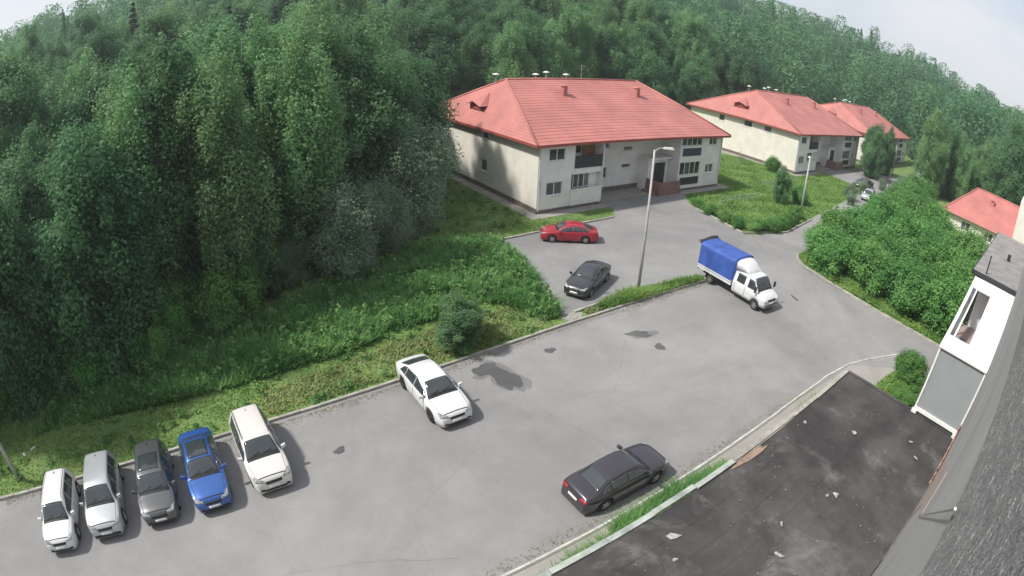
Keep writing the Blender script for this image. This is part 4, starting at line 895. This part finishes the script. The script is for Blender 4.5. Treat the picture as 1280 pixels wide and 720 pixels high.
# ------------------------------------------------------------------ vehicles
def smooth_interp(keys, n=400):
    xs = np.array([k[0] for k in keys]); ys = np.array([k[1] for k in keys]); d = np.diff(ys) / np.diff(xs); m = np.zeros(len(xs)); m[0], m[-1] = d[0], d[-1]
    for i in range(1, len(xs) - 1): m[i] = 0 if d[i - 1] * d[i] <= 0 else 2 / (1 / d[i - 1] + 1 / d[i])
    def f(x):
        x = min(max(x, xs[0]), xs[-1]); i = min(int(np.searchsorted(xs, x, 'right')) - 1, len(xs) - 2); h = xs[i + 1] - xs[i]; t = (x - xs[i]) / h
        return (2 * t ** 3 - 3 * t * t + 1) * ys[i] + (t ** 3 - 2 * t * t + t) * h * m[i] + (-2 * t ** 3 + 3 * t * t) * ys[i + 1] + (t ** 3 - t * t) * h * m[i + 1]
    return f
# t = 0 front bumper .. 1 rear bumper.  top: height of the centre line as share of H; tw: half width of the top surface as share of half width
STYLES = {
 'sedan': dict(top=[(0, .34), (.006, .44), (.02, .50), (.06, .57), (.15, .625), (.27, .665), (.285, .68), (.37, .86), (.43, .965), (.50, .998), (.56, 1.0), (.65, .985), (.72, .94), (.84, .745), (.865, .725), (.93, .715), (.975, .68), (.99, .60), (1, .42)],
               tw=[(0, .62), (.05, .78), (.27, .84), (.30, .80), (.42, .66), (.60, .66), (.72, .66), (.86, .78), (.97, .80), (1, .70)], ws=(.285, .425), rw=(.73, .855), belt=.64, cabin=(.30, .845), side=[(.345, .535), (.545, .715), (.725, .785)]),
 'liftback': dict(top=[(0, .34), (.006, .44), (.02, .50), (.06, .57), (.15, .63), (.26, .67), (.275, .685), (.36, .87), (.42, .965), (.49, .998), (.56, 1.0), (.66, .98), (.74, .925), (.90, .75), (.92, .735), (.97, .69), (.99, .60), (1, .42)],
               tw=[(0, .62), (.05, .78), (.27, .84), (.30, .80), (.42, .66), (.60, .66), (.74, .66), (.9, .76), (.97, .80), (1, .70)], ws=(.275, .415), rw=(.75, .895), belt=.64, cabin=(.29, .87), side=[(.335, .525), (.535, .715), (.725, .80)]),
 'hatch': dict(top=[(0, .34), (.006, .44), (.02, .50), (.06, .56), (.14, .605), (.24, .65), (.255, .665), (.34, .85), (.40, .955), (.48, .995), (.56, 1.0), (.72, .985), (.86, .955), (.90, .93), (.955, .72), (.975, .62), (.99, .56), (1, .40)],
               tw=[(0, .62), (.05, .80), (.24, .84), (.28, .80), (.40, .70), (.60, .70), (.88, .69), (.96, .78), (1, .74)], ws=(.255, .395), rw=(.90, .95), belt=.60, cabin=(.27, .945), side=[(.33, .51), (.52, .69), (.70, .845)]),
}
def make_car(name, label, x, y, heading, Lc, Wc, Hc, style, pm, wb=2.65, front_ovh=.88, group=None, rim='rim', rails=False, roofm=None, plate=True, zb=.19, glassroof=False, wr=.32, tails=True, trim_low=False, tilt=0):
    S = STYLES[style]; top = smooth_interp([(a, b * Hc) for a, b in S['top']]); tw = smooth_interp(S['tw']); hw = Wc / 2
    root = thing(name, label, 'car', (x, y, .02), heading, group)
    xf = Lc / 2; X = lambda t: xf - t * Lc
    axF, axR = xf - front_ovh, xf - front_ovh - wb; ar = wr + .055; zc = wr
    ts = sorted(set(np.round(np.concatenate([[0, .004, .012, .025, .04], np.linspace(.06, .95, 74), [.965, .98, .99, .996, 1]]), 4)))
    belt = S['belt'] * Hc; rings = []
    def plan(t): e = abs(2 * t - 1); return hw * (1 - .20 * e ** 9 - .035 * e ** 3)
    def ring(t):
        xx = X(t); zt = top(t); W = plan(t); wt = W * tw(t); end = max(0, 1 - min(t, 1 - t) / .03)
        cab = zt > belt + .04 and S['cabin'][0] - .03 < t < S['cabin'][1] + .05
        wbt = W * .945; zbt = min(belt, zt - .035); zbt = max(zbt, zb + .12)
        crn = .05 if cab else .045
        zlow = zb + .05 * end
        arch = zlow
        for ax in (axF, axR):
            d = abs(xx - ax)
            if d < ar: arch = max(arch, zc + math.sqrt(ar * ar - d * d) * .97)
        p = [(0, zt), (wt * .5, zt - crn * .2), (wt * .82, zt - crn * .55), (wt * .95, zt - crn * .95), (wt, zt - crn * 1.4 if cab else zt - crn)]
        if p[-1][1] < zbt + .01: zbt = p[-1][1] - .012
        zs = zbt - .07; zm = max(.50 * Hc * .82, arch + .03); zm = min(zm, zs - .02)
        p += [(wbt, zbt), (W * .985, zs), (W, min(zm + .05, zs - .01)), (W * .995, max(min(.40, zm - .02), arch + .012)), (W * .965, arch), (W * .72, arch if arch > zlow + .02 else zlow), (W * .70, zlow), (0, zlow)]
        return [(xx, a, c) for a, c in p]
    for t in ts: rings.append(ring(t))
    nh = len(rings[0]); b = MB(); vs = []
    for r in rings: vs += r + [(a, -c, d) for a, c, d in r[-2:0:-1]]
    nr = 2 * nh - 2; fs = []
    for i in range(len(rings) - 1):
        for k in range(nr): fs.append((i * nr + k, (i + 1) * nr + k, (i + 1) * nr + (k + 1) % nr, i * nr + (k + 1) % nr))
    fs.append(tuple(range(nr))); fs.append(tuple(range((len(rings) - 1) * nr, len(rings) * nr))[::-1])
    b.add(vs, fs); me = b.mesh('body', pm, True)
    body = link('body', me, root); bvh = BVHTree.FromPolygons([Vector(v) for v in b.v], b.f)
    me.polygons[len(me.polygons) - 1].use_smooth = False
    def patch(nm, C4, ax, m, n1=8, n2=4, off=.007, parent=root):
        """conforming panel: C4 four corners in the plane across axis ax ('+x','-x','+y','-y','+z' = outward direction), bilinear grid"""
        C4 = [Vector(c) for c in C4]; vs = []; last = None
        dv = {'x': Vector((1, 0, 0)), 'y': Vector((0, 1, 0)), 'z': Vector((0, 0, 1))}[ax[1]] * (1 if ax[0] == '+' else -1)
        for i in range(n1 + 1):
            for j in range(n2 + 1):
                u, v = i / n1, j / n2; q = C4[0].lerp(C4[1], u).lerp(C4[3].lerp(C4[2], u), v)
                P = Vector({'x': (dv.x * 5, q.x, q.y), 'y': (q.x, dv.y * 5, q.y), 'z': (q.x, q.y, 5)}[ax[1]])
                hit = bvh.ray_cast(P, -dv)
                if hit[0] is None: hit = (last[0], last[1]) if last else (P - dv * 4, dv)
                last = hit; nn = hit[1] if hit[1].dot(dv) > 0 else -hit[1]; vs.append(hit[0] + nn * off)
        fs = [(i * (n2 + 1) + j, (i + 1) * (n2 + 1) + j, (i + 1) * (n2 + 1) + j + 1, i * (n2 + 1) + j + 1) for i in range(n1) for j in range(n2)]
        bb = MB(); bb.add(vs, fs); o = bb.build(nm, m, parent, True); sm = o.modifiers.new('thickness', 'SOLIDIFY'); sm.thickness = .006; sm.offset = -1; return o
    g = M['carglass']
    t0, t1 = S['ws']; y0, y1 = plan(t0) * .80, plan(t1) * tw(t1) * .90
    patch('windscreen', [(X(t0 + .006), -y0), (X(t0 + .006), y0), (X(t1), y1), (X(t1), -y1)], '+z', g, 10, 6)
    patch('cowl', [(X(t0 - .016), -y0), (X(t0 - .016), y0), (X(t0 + .006), y0), (X(t0 + .006), -y0)], '+z', M['blacktrim'], 10, 1, .005)
    t0, t1 = S['rw']; y0, y1 = plan(t0) * tw(t0) * .88, plan(t1) * .74
    if style == 'hatch': patch('rear_window', [(-y0, belt + .06), (y0, belt + .06), (y0 * .9, Hc * .90), (-y0 * .9, Hc * .90)], '-x', g, 8, 4)
    else: patch('rear_window', [(X(t0), -y0), (X(t0), y0), (X(t1), y1), (X(t1), -y1)], '+z', g, 10, 5)
    for sgn in ('+', '-'):
        k = 1 if sgn == '+' else -1
        for i, (a0, a1) in enumerate(S['side']):
            def ztop(t): return top(t) - .105
            za, zb_ = ztop(a0), ztop(a1); lo = belt + .015
            aa = a0 - (.045 if i == 0 else 0); ab = a1 + (.035 if i == len(S['side']) - 1 and style != 'hatch' else 0)
            patch('side_window', [(X(aa), lo), (X(ab), lo), (X(a1), max(zb_, lo + .05)), (X(a0), max(za, lo + .05))], sgn + 'y', g, 6, 4)
        for t in (S['side'][0][0] - .03, S['side'][0][1] + .005, S['side'][1][1] + .01):
            patch('door_seam', [(X(t), .32), (X(t) - .018, .32), (X(t) - .018, belt - .02), (X(t), belt - .02)], sgn + 'y', M['blacktrim'], 1, 5, .003)
        for t in (S['side'][0][1] - .045, S['side'][1][1] - .04):
            o = patch('door_handle', [(X(t), belt - .14), (X(t) - .15, belt - .14), (X(t) - .15, belt - .11), (X(t), belt - .11)], sgn + 'y', pm, 2, 1, .03)
        # mirror
        mt = S['side'][0][0] - .02; yy = plan(mt) * .97; mb = MB(); mx = X(mt)
        mb.hexa([(mx + .08, k * yy, belt), (mx - .06, k * yy, belt), (mx - .07, k * (yy + .20), belt + .01), (mx + .03, k * (yy + .19), belt + .01)], [(mx + .06, k * yy, belt + .12), (mx - .05, k * yy, belt + .12), (mx - .06, k * (yy + .19), belt + .15), (mx + .02, k * (yy + .18), belt + .14)])
        mo = mb.build('mirror', pm, root); gl = MB(); gl.add([(mx - .072, k * (yy + .03), belt + .02), (mx - .072, k * (yy + .18), belt + .03), (mx - .068, k * (yy + .17), belt + .13), (mx - .068, k * (yy + .03), belt + .11)], [(0, 1, 2, 3)]); gl.build('mirror_glass', g, mo)
        W = plan(.02)
        patch('headlight', [(k * W * .52, .44 * Hc), (k * W * 1.02, .465 * Hc), (k * W * 1.0, .535 * Hc), (k * W * .56, .495 * Hc)], '+x', M['headlamp'], 8, 3, .008)
        patch('headlight_top', [(X(.03), k * W * .70), (X(.03), k * plan(.03) * .97), (X(.10), k * plan(.1) * .97), (X(.055), k * W * .82)], '+z', M['headlamp'], 5, 5, .006)
        if tails: patch('tail_light', [(k * W * .50, .53 * Hc), (k * W * 1.0, .53 * Hc), (k * W * .98, .62 * Hc), (k * W * .55, .62 * Hc)], '-x', M['tail'], 6, 3, .008)
        if rails:
            rb = MB(); rb.tube([(X(.42), k * plan(.5) * .66, Hc - .04), (X(.46), k * plan(.5) * .66, Hc + .03), (X(.84), k * plan(.8) * .66, Hc + .01), (X(.88), k * plan(.8) * .66, Hc - .07)], .018, 6); rb.build('roof_rail', M['galv'] if rails == 'l' else M['blacktrim'], root)
    patch('grille', [(-.34, .375 * Hc), (.34, .375 * Hc), (.38, .455 * Hc), (-.38, .455 * Hc)], '+x', M['blacktrim'], 8, 3, .006)
    patch('lower_intake', [(-.50, .17 * Hc), (.50, .17 * Hc), (.46, .235 * Hc), (-.46, .235 * Hc)], '+x', M['blacktrim'], 8, 2, .006)
    if trim_low: patch('bumper_trim', [(-hw * .9, .14 * Hc), (hw * .9, .14 * Hc), (hw * .9, .27 * Hc), (-hw * .9, .27 * Hc)], '+x', M['blacktrim'], 10, 3, .004)
    patch('hood_seam', [(X(.045), -plan(.05) * .74), (X(.045), plan(.05) * .74), (X(.038), plan(.05) * .74), (X(.038), -plan(.05) * .74)], '+z', M['blacktrim'], 10, 1, .003)
    for k in (1, -1):
        patch('hood_seam', [(X(.05), k * plan(.1) * .76), (X(S['ws'][0] - .02), k * plan(.2) * .83), (X(S['ws'][0] - .02), k * (plan(.2) * .83 + .014)), (X(.05), k * (plan(.1) * .76 + .014))], '+z', M['blacktrim'], 8, 1, .003)
        patch('fog_lamp', [(k * W * .62, .20 * Hc), (k * W * .86, .20 * Hc), (k * W * .86, .27 * Hc), (k * W * .62, .27 * Hc)], '+x', M['blacktrim'], 3, 2, .006)
        o = patch('wiper', [(X(S['ws'][0] + .012), -.05 + k * .28 - .3), (X(S['ws'][0] + .035), -.05 + k * .28 + .22), (X(S['ws'][0] + .041), -.05 + k * .28 + .22), (X(S['ws'][0] + .018), -.05 + k * .28 - .3)], '+z', M['blacktrim'], 6, 1, .02)
    if style != 'hatch': patch('boot_seam', [(X(.875), -hw * .70), (X(.875), hw * .70), (X(.879), hw * .70), (X(.879), -hw * .70)], '+z', M['blacktrim'], 8, 1, .003)
    fin = MB(); fin.hexa([(X(.80), -.02, Hc * (.93 if style == 'hatch' else .80)), (X(.84), -.02, Hc * (.90 if style == 'hatch' else .74)), (X(.84), .02, Hc * (.90 if style == 'hatch' else .74)), (X(.80), .02, Hc * (.93 if style == 'hatch' else .80))], [(X(.825), -.005, Hc * (.98 if style == 'hatch' else .84) + .07), (X(.84), -.005, Hc * (.98 if style == 'hatch' else .84) + .07), (X(.84), .005, Hc * (.98 if style == 'hatch' else .84) + .07), (X(.825), .005, Hc * (.98 if style == 'hatch' else .84) + .07)])
    if style == 'hatch': fin.build('antenna', pm, root)
    if plate:
        patch('number_plate', [(-.26, .26 * Hc), (.26, .26 * Hc), (.26, .26 * Hc + .12), (-.26, .26 * Hc + .12)], '+x', M['plate'], 4, 1, .02)
        z = (.43 if style != 'hatch' else .40) * Hc; patch('number_plate', [(-.26, z), (.26, z), (.26, z + .12), (-.26, z + .12)], '-x', M['plate'], 4, 1, .02)
    if glassroof: patch('sunroof', [(X(.44), -.47), (X(.44), .47), (X(.68), .47), (X(.68), -.47)], '+z', g, 8, 6, .006)
    for ax in (axF, axR):
        for k in (1, -1): wheel(root, ax, k * (hw - .115), k, wr, rim)
    if tilt: root.rotation_euler = (0, 0, heading)
    return root
WH = {}
def wheel(root, x, y, k, r, rim, wdt=.20):
    key = (k, r, rim)
    if key not in WH:
        b = MB(); h = wdt / 2; b.lathe([(r * .62, -h), (r * .93, -h), (r, -h * .75), (r, h * .75), (r * .93, h), (r * .62, h)], 24); ty = b.mesh('wheel', M['tyre'], True)
        b = MB(); o = k * h; b.lathe([(r * .62, o * .2), (r * .66, o * .98), (r * .60, o * .92), (r * .56, o * .55)], 24)
        for i in range(5):
            a = i * 2 * math.pi / 5; c, s = math.cos(a), math.sin(a); p, q = -s, c
            for z0, z1 in ((o * .55, o * .95),):
                w0, w1 = .045, .03; P = lambda rr, ww, zz: (c * rr + p * ww, zz, s * rr + q * ww)
                b.hexa([P(.02, -w0, z0), P(.02, w0, z0), P(r * .62, w1, z0), P(r * .62, -w1, z0)], [P(.02, -w0, z1), P(.02, w0, z1), P(r * .62, w1, z1 * .97), P(r * .62, -w1, z1 * .97)])
        b.lathe([(0, o * .97), (.06, o * .97), (.065, o * .6)], 12); rm = b.mesh('rim', M[rim])
        b = MB(); b.lathe([(0, o * .3), (r * .6, o * .3)], 20); dk = b.mesh('brake_disc', M['blacktrim']); WH[key] = (ty, rm, dk)
    ty, rm, dk = WH[key]; w = link('wheel', ty, root, (x, y, r)); link('rim', rm, w); link('brake_disc', dk, w)
white = paint('white_paint', (.62, .63, .635), 0.0, .3); cream = paint('warm_white_paint', (.61, .595, .57), 0.0, .3); silver = paint('silver_paint', (.44, .47, .49), .35, .3); dgrey = paint('dark_grey_paint', (.10, .105, .11), .45, .33)
blue = paint('blue_paint', (.03, .105, .36), .35, .33); black = paint('black_violet_paint', (.045, .040, .050), .3, .3); red = paint('red_paint', (.36, .014, .03), .15, .35); grey = paint('graphite_paint', (.04, .043, .048), .45, .33)
D_ = -math.pi / 2
make_car('parked_car', 'white compact hatchback, leftmost of the row of parked cars', -9.95, 17.65, D_ + .005, 4.2, 1.72, 1.50, 'hatch', white, wb=2.6, rails='b')
make_car('parked_car', 'pale silver crossover with black lower bumper between the white hatchback and the dark grey car', -7.55, 18.0, D_ + .02, 4.35, 1.80, 1.60, 'hatch', silver, wb=2.65, trim_low=True, wr=.34)
make_car('parked_car', 'dark grey hatchback parked between the silver crossover and the blue car', -4.9, 18.05, D_ + .01, 4.3, 1.78, 1.50, 'hatch', dgrey, wb=2.62, glassroof=True)
make_car('parked_car', 'bright blue sedan in the row of parked cars', -2.55, 18.15, D_ + .05, 4.45, 1.76, 1.47, 'sedan', blue, wb=2.62, glassroof=True)
make_car('parked_car', 'cream white estate crossover at the right end of the parked row', .1, 18.4, D_ + .07, 4.6, 1.84, 1.64, 'hatch', cream, wb=2.7, rails='b', wr=.34)
make_car('parked_car', 'white sedan with dark windows parked alone at the kerb by the asphalt patch', 8.62, 19.02, D_ + .02, 4.88, 1.84, 1.45, 'liftback', white, wb=2.83, front_ovh=.93, wr=.34, rim='blacktrim')
make_car('parked_car', 'black sedan with red tail lights parked along the weedy edge of the lot', 12.2, 10.2, R(-1.0), 4.5, 1.74, 1.42, 'sedan', black, wb=2.62, front_ovh=.9, wr=.32)
make_car('parked_car', 'red liftback parked sideways in front of the nearest house', 26.85, 32.05, R(147), 4.55, 1.80, 1.45, 'liftback', red, wb=2.62)
make_car('parked_car', 'dark graphite sedan standing in the yard near the lamp post', 22.7, 24.75, R(206), 4.5, 1.76, 1.47, 'sedan', grey, wb=2.65)
make_car('parked_car', 'pale silver car half hidden by bushes on the road to the second house', 78.5, 26.4, R(188), 4.4, 1.76, 1.5, 'hatch', silver)
make_car('parked_car', 'dark car on the road beyond the lawn, before the second house', 86.5, 30.3, R(170), 4.5, 1.78, 1.5, 'sedan', dgrey)

def truck():
    root = thing('flatbed_truck', 'white double cab light truck with a blue tarpaulin cover turning onto the lot', 'truck', (31.6, 18.6, .02), R(264.5))
    # local: +x forward. rear end at -3.35, nose at 3.05
    nose = 3.05; cabL = 3.0; wp = white; hw = 1.0
    keys = [(0, .72), (.01, .86), (.04, .98), (.10, 1.10), (.22, 1.24), (.245, 1.28), (.34, 1.66), (.42, 1.96), (.48, 2.06), (.58, 2.11), (.8, 2.12), (.97, 2.10), (1.0, 2.02)]
    top = smooth_interp(keys); tw = smooth_interp([(0, .60), (.06, .72), (.22, .80), (.27, .80), (.45, .76), (.6, .78), (1, .78)])
    X = lambda t: nose - t * cabL; wbx = nose - .80; rings = []; ts = sorted(set(np.round(np.concatenate([[0, .004, .015, .03], np.linspace(.05, 1, 60)]), 4)))
    for t in ts:
        W = hw * (1 - .17 * max(0, 1 - t / .16) ** 2); zt = top(t); wt = W * tw(t); zb = .42; cabb = zt > 1.34; zbt = min(1.26, zt - .05)
        d = abs(X(t) - wbx); arch = .42
        if d < .44: arch = max(zb, .36 + math.sqrt(.44 ** 2 - d * d))
        p = [(0, zt), (wt * .5, zt - .01), (wt * .8, zt - .035), (wt * .94, zt - .07), (wt, zt - (.12 if cabb else .07))]
        if p[-1][1] < zbt + .01: zbt = p[-1][1] - .02
        zm = max(min(.95, zbt - .1), arch + .03)
        p += [(W * .955, zbt), (W * .99, zbt - .06), (W, min(zm, zbt - .07)), (W * .99, max(.62, arch + .012)), (W * .96, arch), (W * .7, max(arch, zb)), (W * .68, zb), (0, zb)]
        rings.append([(X(t), a, c) for a, c in p])
    nh = len(rings[0]); nr = 2 * nh - 2; vs = []
    for r in rings: vs += r + [(a, -c, d) for a, c, d in r[-2:0:-1]]
    fs = [(i * nr + k, (i + 1) * nr + k, (i + 1) * nr + (k + 1) % nr, i * nr + (k + 1) % nr) for i in range(len(rings) - 1) for k in range(nr)] + [tuple(range(nr)), tuple(range((len(rings) - 1) * nr, len(rings) * nr))[::-1]]
    b = MB(); b.add(vs, fs); cab = b.build('cab', wp, root, True); bvh = BVHTree.FromPolygons([Vector(v) for v in b.v], b.f)
    def patch(nm, C4, ax, m, n1=8, n2=4, off=.01, parent=cab):
        C4 = [Vector(c) for c in C4]; vs = []; last = None; dv = {'x': Vector((1, 0, 0)), 'y': Vector((0, 1, 0)), 'z': Vector((0, 0, 1))}[ax[1]] * (1 if ax[0] == '+' else -1)
        for i in range(n1 + 1):
            for j in range(n2 + 1):
                u, v = i / n1, j / n2; q = C4[0].lerp(C4[1], u).lerp(C4[3].lerp(C4[2], u), v)
                P = Vector({'x': (dv.x * 6, q.x, q.y), 'y': (q.x, dv.y * 6, q.y), 'z': (q.x, q.y, 6)}[ax[1]]); hit = bvh.ray_cast(P, -dv)
                if hit[0] is None: hit = last or (P - dv * 5, dv)
                last = hit; nn = hit[1] if hit[1].dot(dv) > 0 else -hit[1]; vs.append(hit[0] + nn * off)
        bb = MB(); bb.add(vs, [(i * (n2 + 1) + j, (i + 1) * (n2 + 1) + j, (i + 1) * (n2 + 1) + j + 1, i * (n2 + 1) + j + 1) for i in range(n1) for j in range(n2)]); o = bb.build(nm, m, parent, True)
        sm = o.modifiers.new('thickness', 'SOLIDIFY'); sm.thickness = .008; sm.offset = -1
    g = M['carglass']
    patch('windscreen', [(X(.25), -.80), (X(.25), .80), (X(.44), .68), (X(.44), -.68)], '+z', g, 10, 6)
    for sg, k in (('+', 1), ('-', -1)):
        patch('side_window', [(X(.30), 1.30), (X(.56), 1.30), (X(.56), 1.88), (X(.42), 1.86)], sg + 'y', g, 6, 4)
        patch('side_window', [(X(.66), 1.30), (X(.90), 1.30), (X(.90), 1.88), (X(.66), 1.88)], sg + 'y', g, 6, 4)
        for t in (.285, .61, .93): patch('door_seam', [(X(t), .6), (X(t) - .02, .6), (X(t) - .02, 1.24), (X(t), 1.24)], sg + 'y', M['blacktrim'], 1, 4, .003)
        patch('headlight', [(k * .52, .80), (k * .86, .80), (k * .84, .98), (k * .56, .98)], '+x', M['lamp_lens'], 5, 3)
        mb = MB(); mb.box(X(.29), X(.29) + .08, k * 1.02 if k > 0 else -1.22, k * 1.22 if k > 0 else -1.02, 1.28, 1.66); mb.build('mirror', M['blacktrim'], root)
    patch('grille', [(-.45, .80), (.45, .80), (.42, .92), (-.42, .92)], '+x', M['blacktrim'], 8, 3)
    patch('lower_intake', [(-.5, .50), (.5, .50), (.5, .58), (-.5, .58)], '+x', M['blacktrim'], 8, 1)
    patch('number_plate', [(-.26, .60), (.26, .60), (.26, .71), (-.26, .71)], '+x', M['plate'], 4, 1, .02)
    # roof fairing
    b = MB(); P = []
    for i in range(13):
        t = i / 12; x = X(.60) - t * (X(.60) - X(.99)); z = 2.09 + .62 * math.sin(min(1, t * 1.15) * math.pi / 2) ** .8; w = .68 + .22 * t
        P.append([(x, 0, z), (x, w * .6, z - .03), (x, w * .88, z - .11), (x, w, z - .22 * min(1, t * 3)), (x, w, 2.02)])
    vs = [];
    for r in P: vs += r + [(a, -c, d) for a, c, d in r[:0:-1]]
    n_ = 9; fs = [(i * n_ + k, (i + 1) * n_ + k, (i + 1) * n_ + (k + 1) % n_, i * n_ + (k + 1) % n_) for i in range(12) for k in range(n_)] + [tuple(range(n_)), tuple(range(12 * n_, 13 * n_))[::-1]]
    b.add(vs, fs); b.build('roof_fairing', wp, root, True)
    # chassis, bed, side boards
    b = MB()
    for y in (-.42, .34): b.box(-3.2, .4, y, y + .08, .52, .68)
    b.box(-2.9, -2.6, -.9, .9, .55, .62); b.build('chassis', M['blacktrim'], root)
    b = MB(); b.box(-3.35, -.02, -1.05, 1.05, .86, .94); b.build('bed', M['galv'], root)
    for k in (1, -1):
        b = MB(); y0, y1 = (1.05, 1.09) if k > 0 else (-1.09, -1.05); b.box(-3.35, -.02, y0, y1, .80, 1.20); sb = b.build('side_board', wp, root)
        b = MB(); b.box(-3.35, -.02, y1 + .002 if k > 0 else y0 - .012, y1 + .012 if k > 0 else y0 - .002, .97, 1.02); b.build('board_rib', M['greypanel'], sb)
    b = MB(); b.box(-3.39, -3.352, -1.05, 1.05, .80, 1.20); b.build('tailgate', wp, root)
    # tarpaulin on hoops: sagging between them
    b = MB(); nx, ny = 40, 26; vs = []
    for i in range(nx + 1):
        x = -3.37 + 3.33 * i / nx; ph = (i / nx * 4) % 1; sag = .035 * math.sin(ph * math.pi)
        for j in range(ny + 1):
            s = j / ny; q = abs(s * 2 - 1); sg = 1 if s > .5 else -1
            if q > .42: f = (q - .42) / .58; yy = 1.10 - .02 * (1 - f) - sag * .5 * (1 - f) * f * 2; zz = 2.52 - f * 1.40
            else: a = q / .42 * math.pi / 2; yy = 1.08 * math.sin(a) ** .82; zz = 2.52 + .26 * math.cos(a) ** .9 - sag * math.cos(a)
            rip = .012 * math.sin(i * 1.3 + j * .7) * math.sin(j * 1.1)
            vs.append((x, sg * (yy + rip), zz + rip))
    fs = [(i * (ny + 1) + j, i * (ny + 1) + j + 1, (i + 1) * (ny + 1) + j + 1, (i + 1) * (ny + 1) + j) for i in range(nx) for j in range(ny)] + [tuple(nx * (ny + 1) + j for j in range(ny + 1))]
    b.add(vs, fs); tp = b.build('tarpaulin', M['tarp'], root, True)
    b = MB(); n1 = 8; vs = []
    for i in range(n1 + 1):
        for j in range(9): y = -1.06 + 2.12 * j / 8; vs.append((-3.38 - .38 * i / n1, y, 2.60 + .08 * math.cos(y * 1.3) + .10 * (i / n1) - .08 * math.sin(i * .9 + j * .6)))
    b.add(vs, [(i * 9 + j, (i + 1) * 9 + j, (i + 1) * 9 + j + 1, i * 9 + j + 1) for i in range(n1) for j in range(8)]); f = b.build('rear_flap', M['dark'], tp, True); sm = f.modifiers.new('thickness', 'SOLIDIFY'); sm.thickness = .012
    b = MB(); b.box(-3.36, -3.34, -1.0, 1.0, 1.2, 2.4); b.build('load_opening', M['interior'], root)
    for k in (1, -1):
        wheel(root, wbx, k * .86, k, .36, 'rim'); wheel(root, -2.05, k * .92, k, .36, 'rim')
        b = MB(); b.box(-2.6, -2.55, k * .75 - .17, k * .75 + .17, .28, .72); b.build('mudguard', M['blacktrim'], root)
        b = MB(); b.box(-.9, -.2, k * .7 - .12, k * .7 + .12, .45, .78); b.build('side_tank', M['blacktrim'], root)
        b = MB(); b.box(-3.42, -3.39, k * .85 - .12, k * .85 + .12, .62, .76); b.build('tail_light', M['tail'], root)
truck()
print('objects', len(bpy.data.objects))
# ------------------------------------------------------------------ thin haze over the valley
hz = MB(); hz.box(-430, 710, -270, 630, -7, 92); hz = struct(hz.build('haze', bpy.data.materials.new('haze_air')), 'stuff')
hm = hz.data.materials[0]; hm.use_nodes = True; hm.node_tree.nodes.clear()
ho = _n(hm.node_tree, 'ShaderNodeOutputMaterial'); hv = _n(hm.node_tree, 'ShaderNodeVolumePrincipled')
hv.inputs['Color'].default_value = (.86, .93, 1.0, 1); hv.inputs['Density'].default_value = .00055; hv.inputs['Anisotropy'].default_value = .2
hm.node_tree.links.new(hv.outputs[0], ho.inputs['Volume'])
scene.cycles.volume_bounces = 0
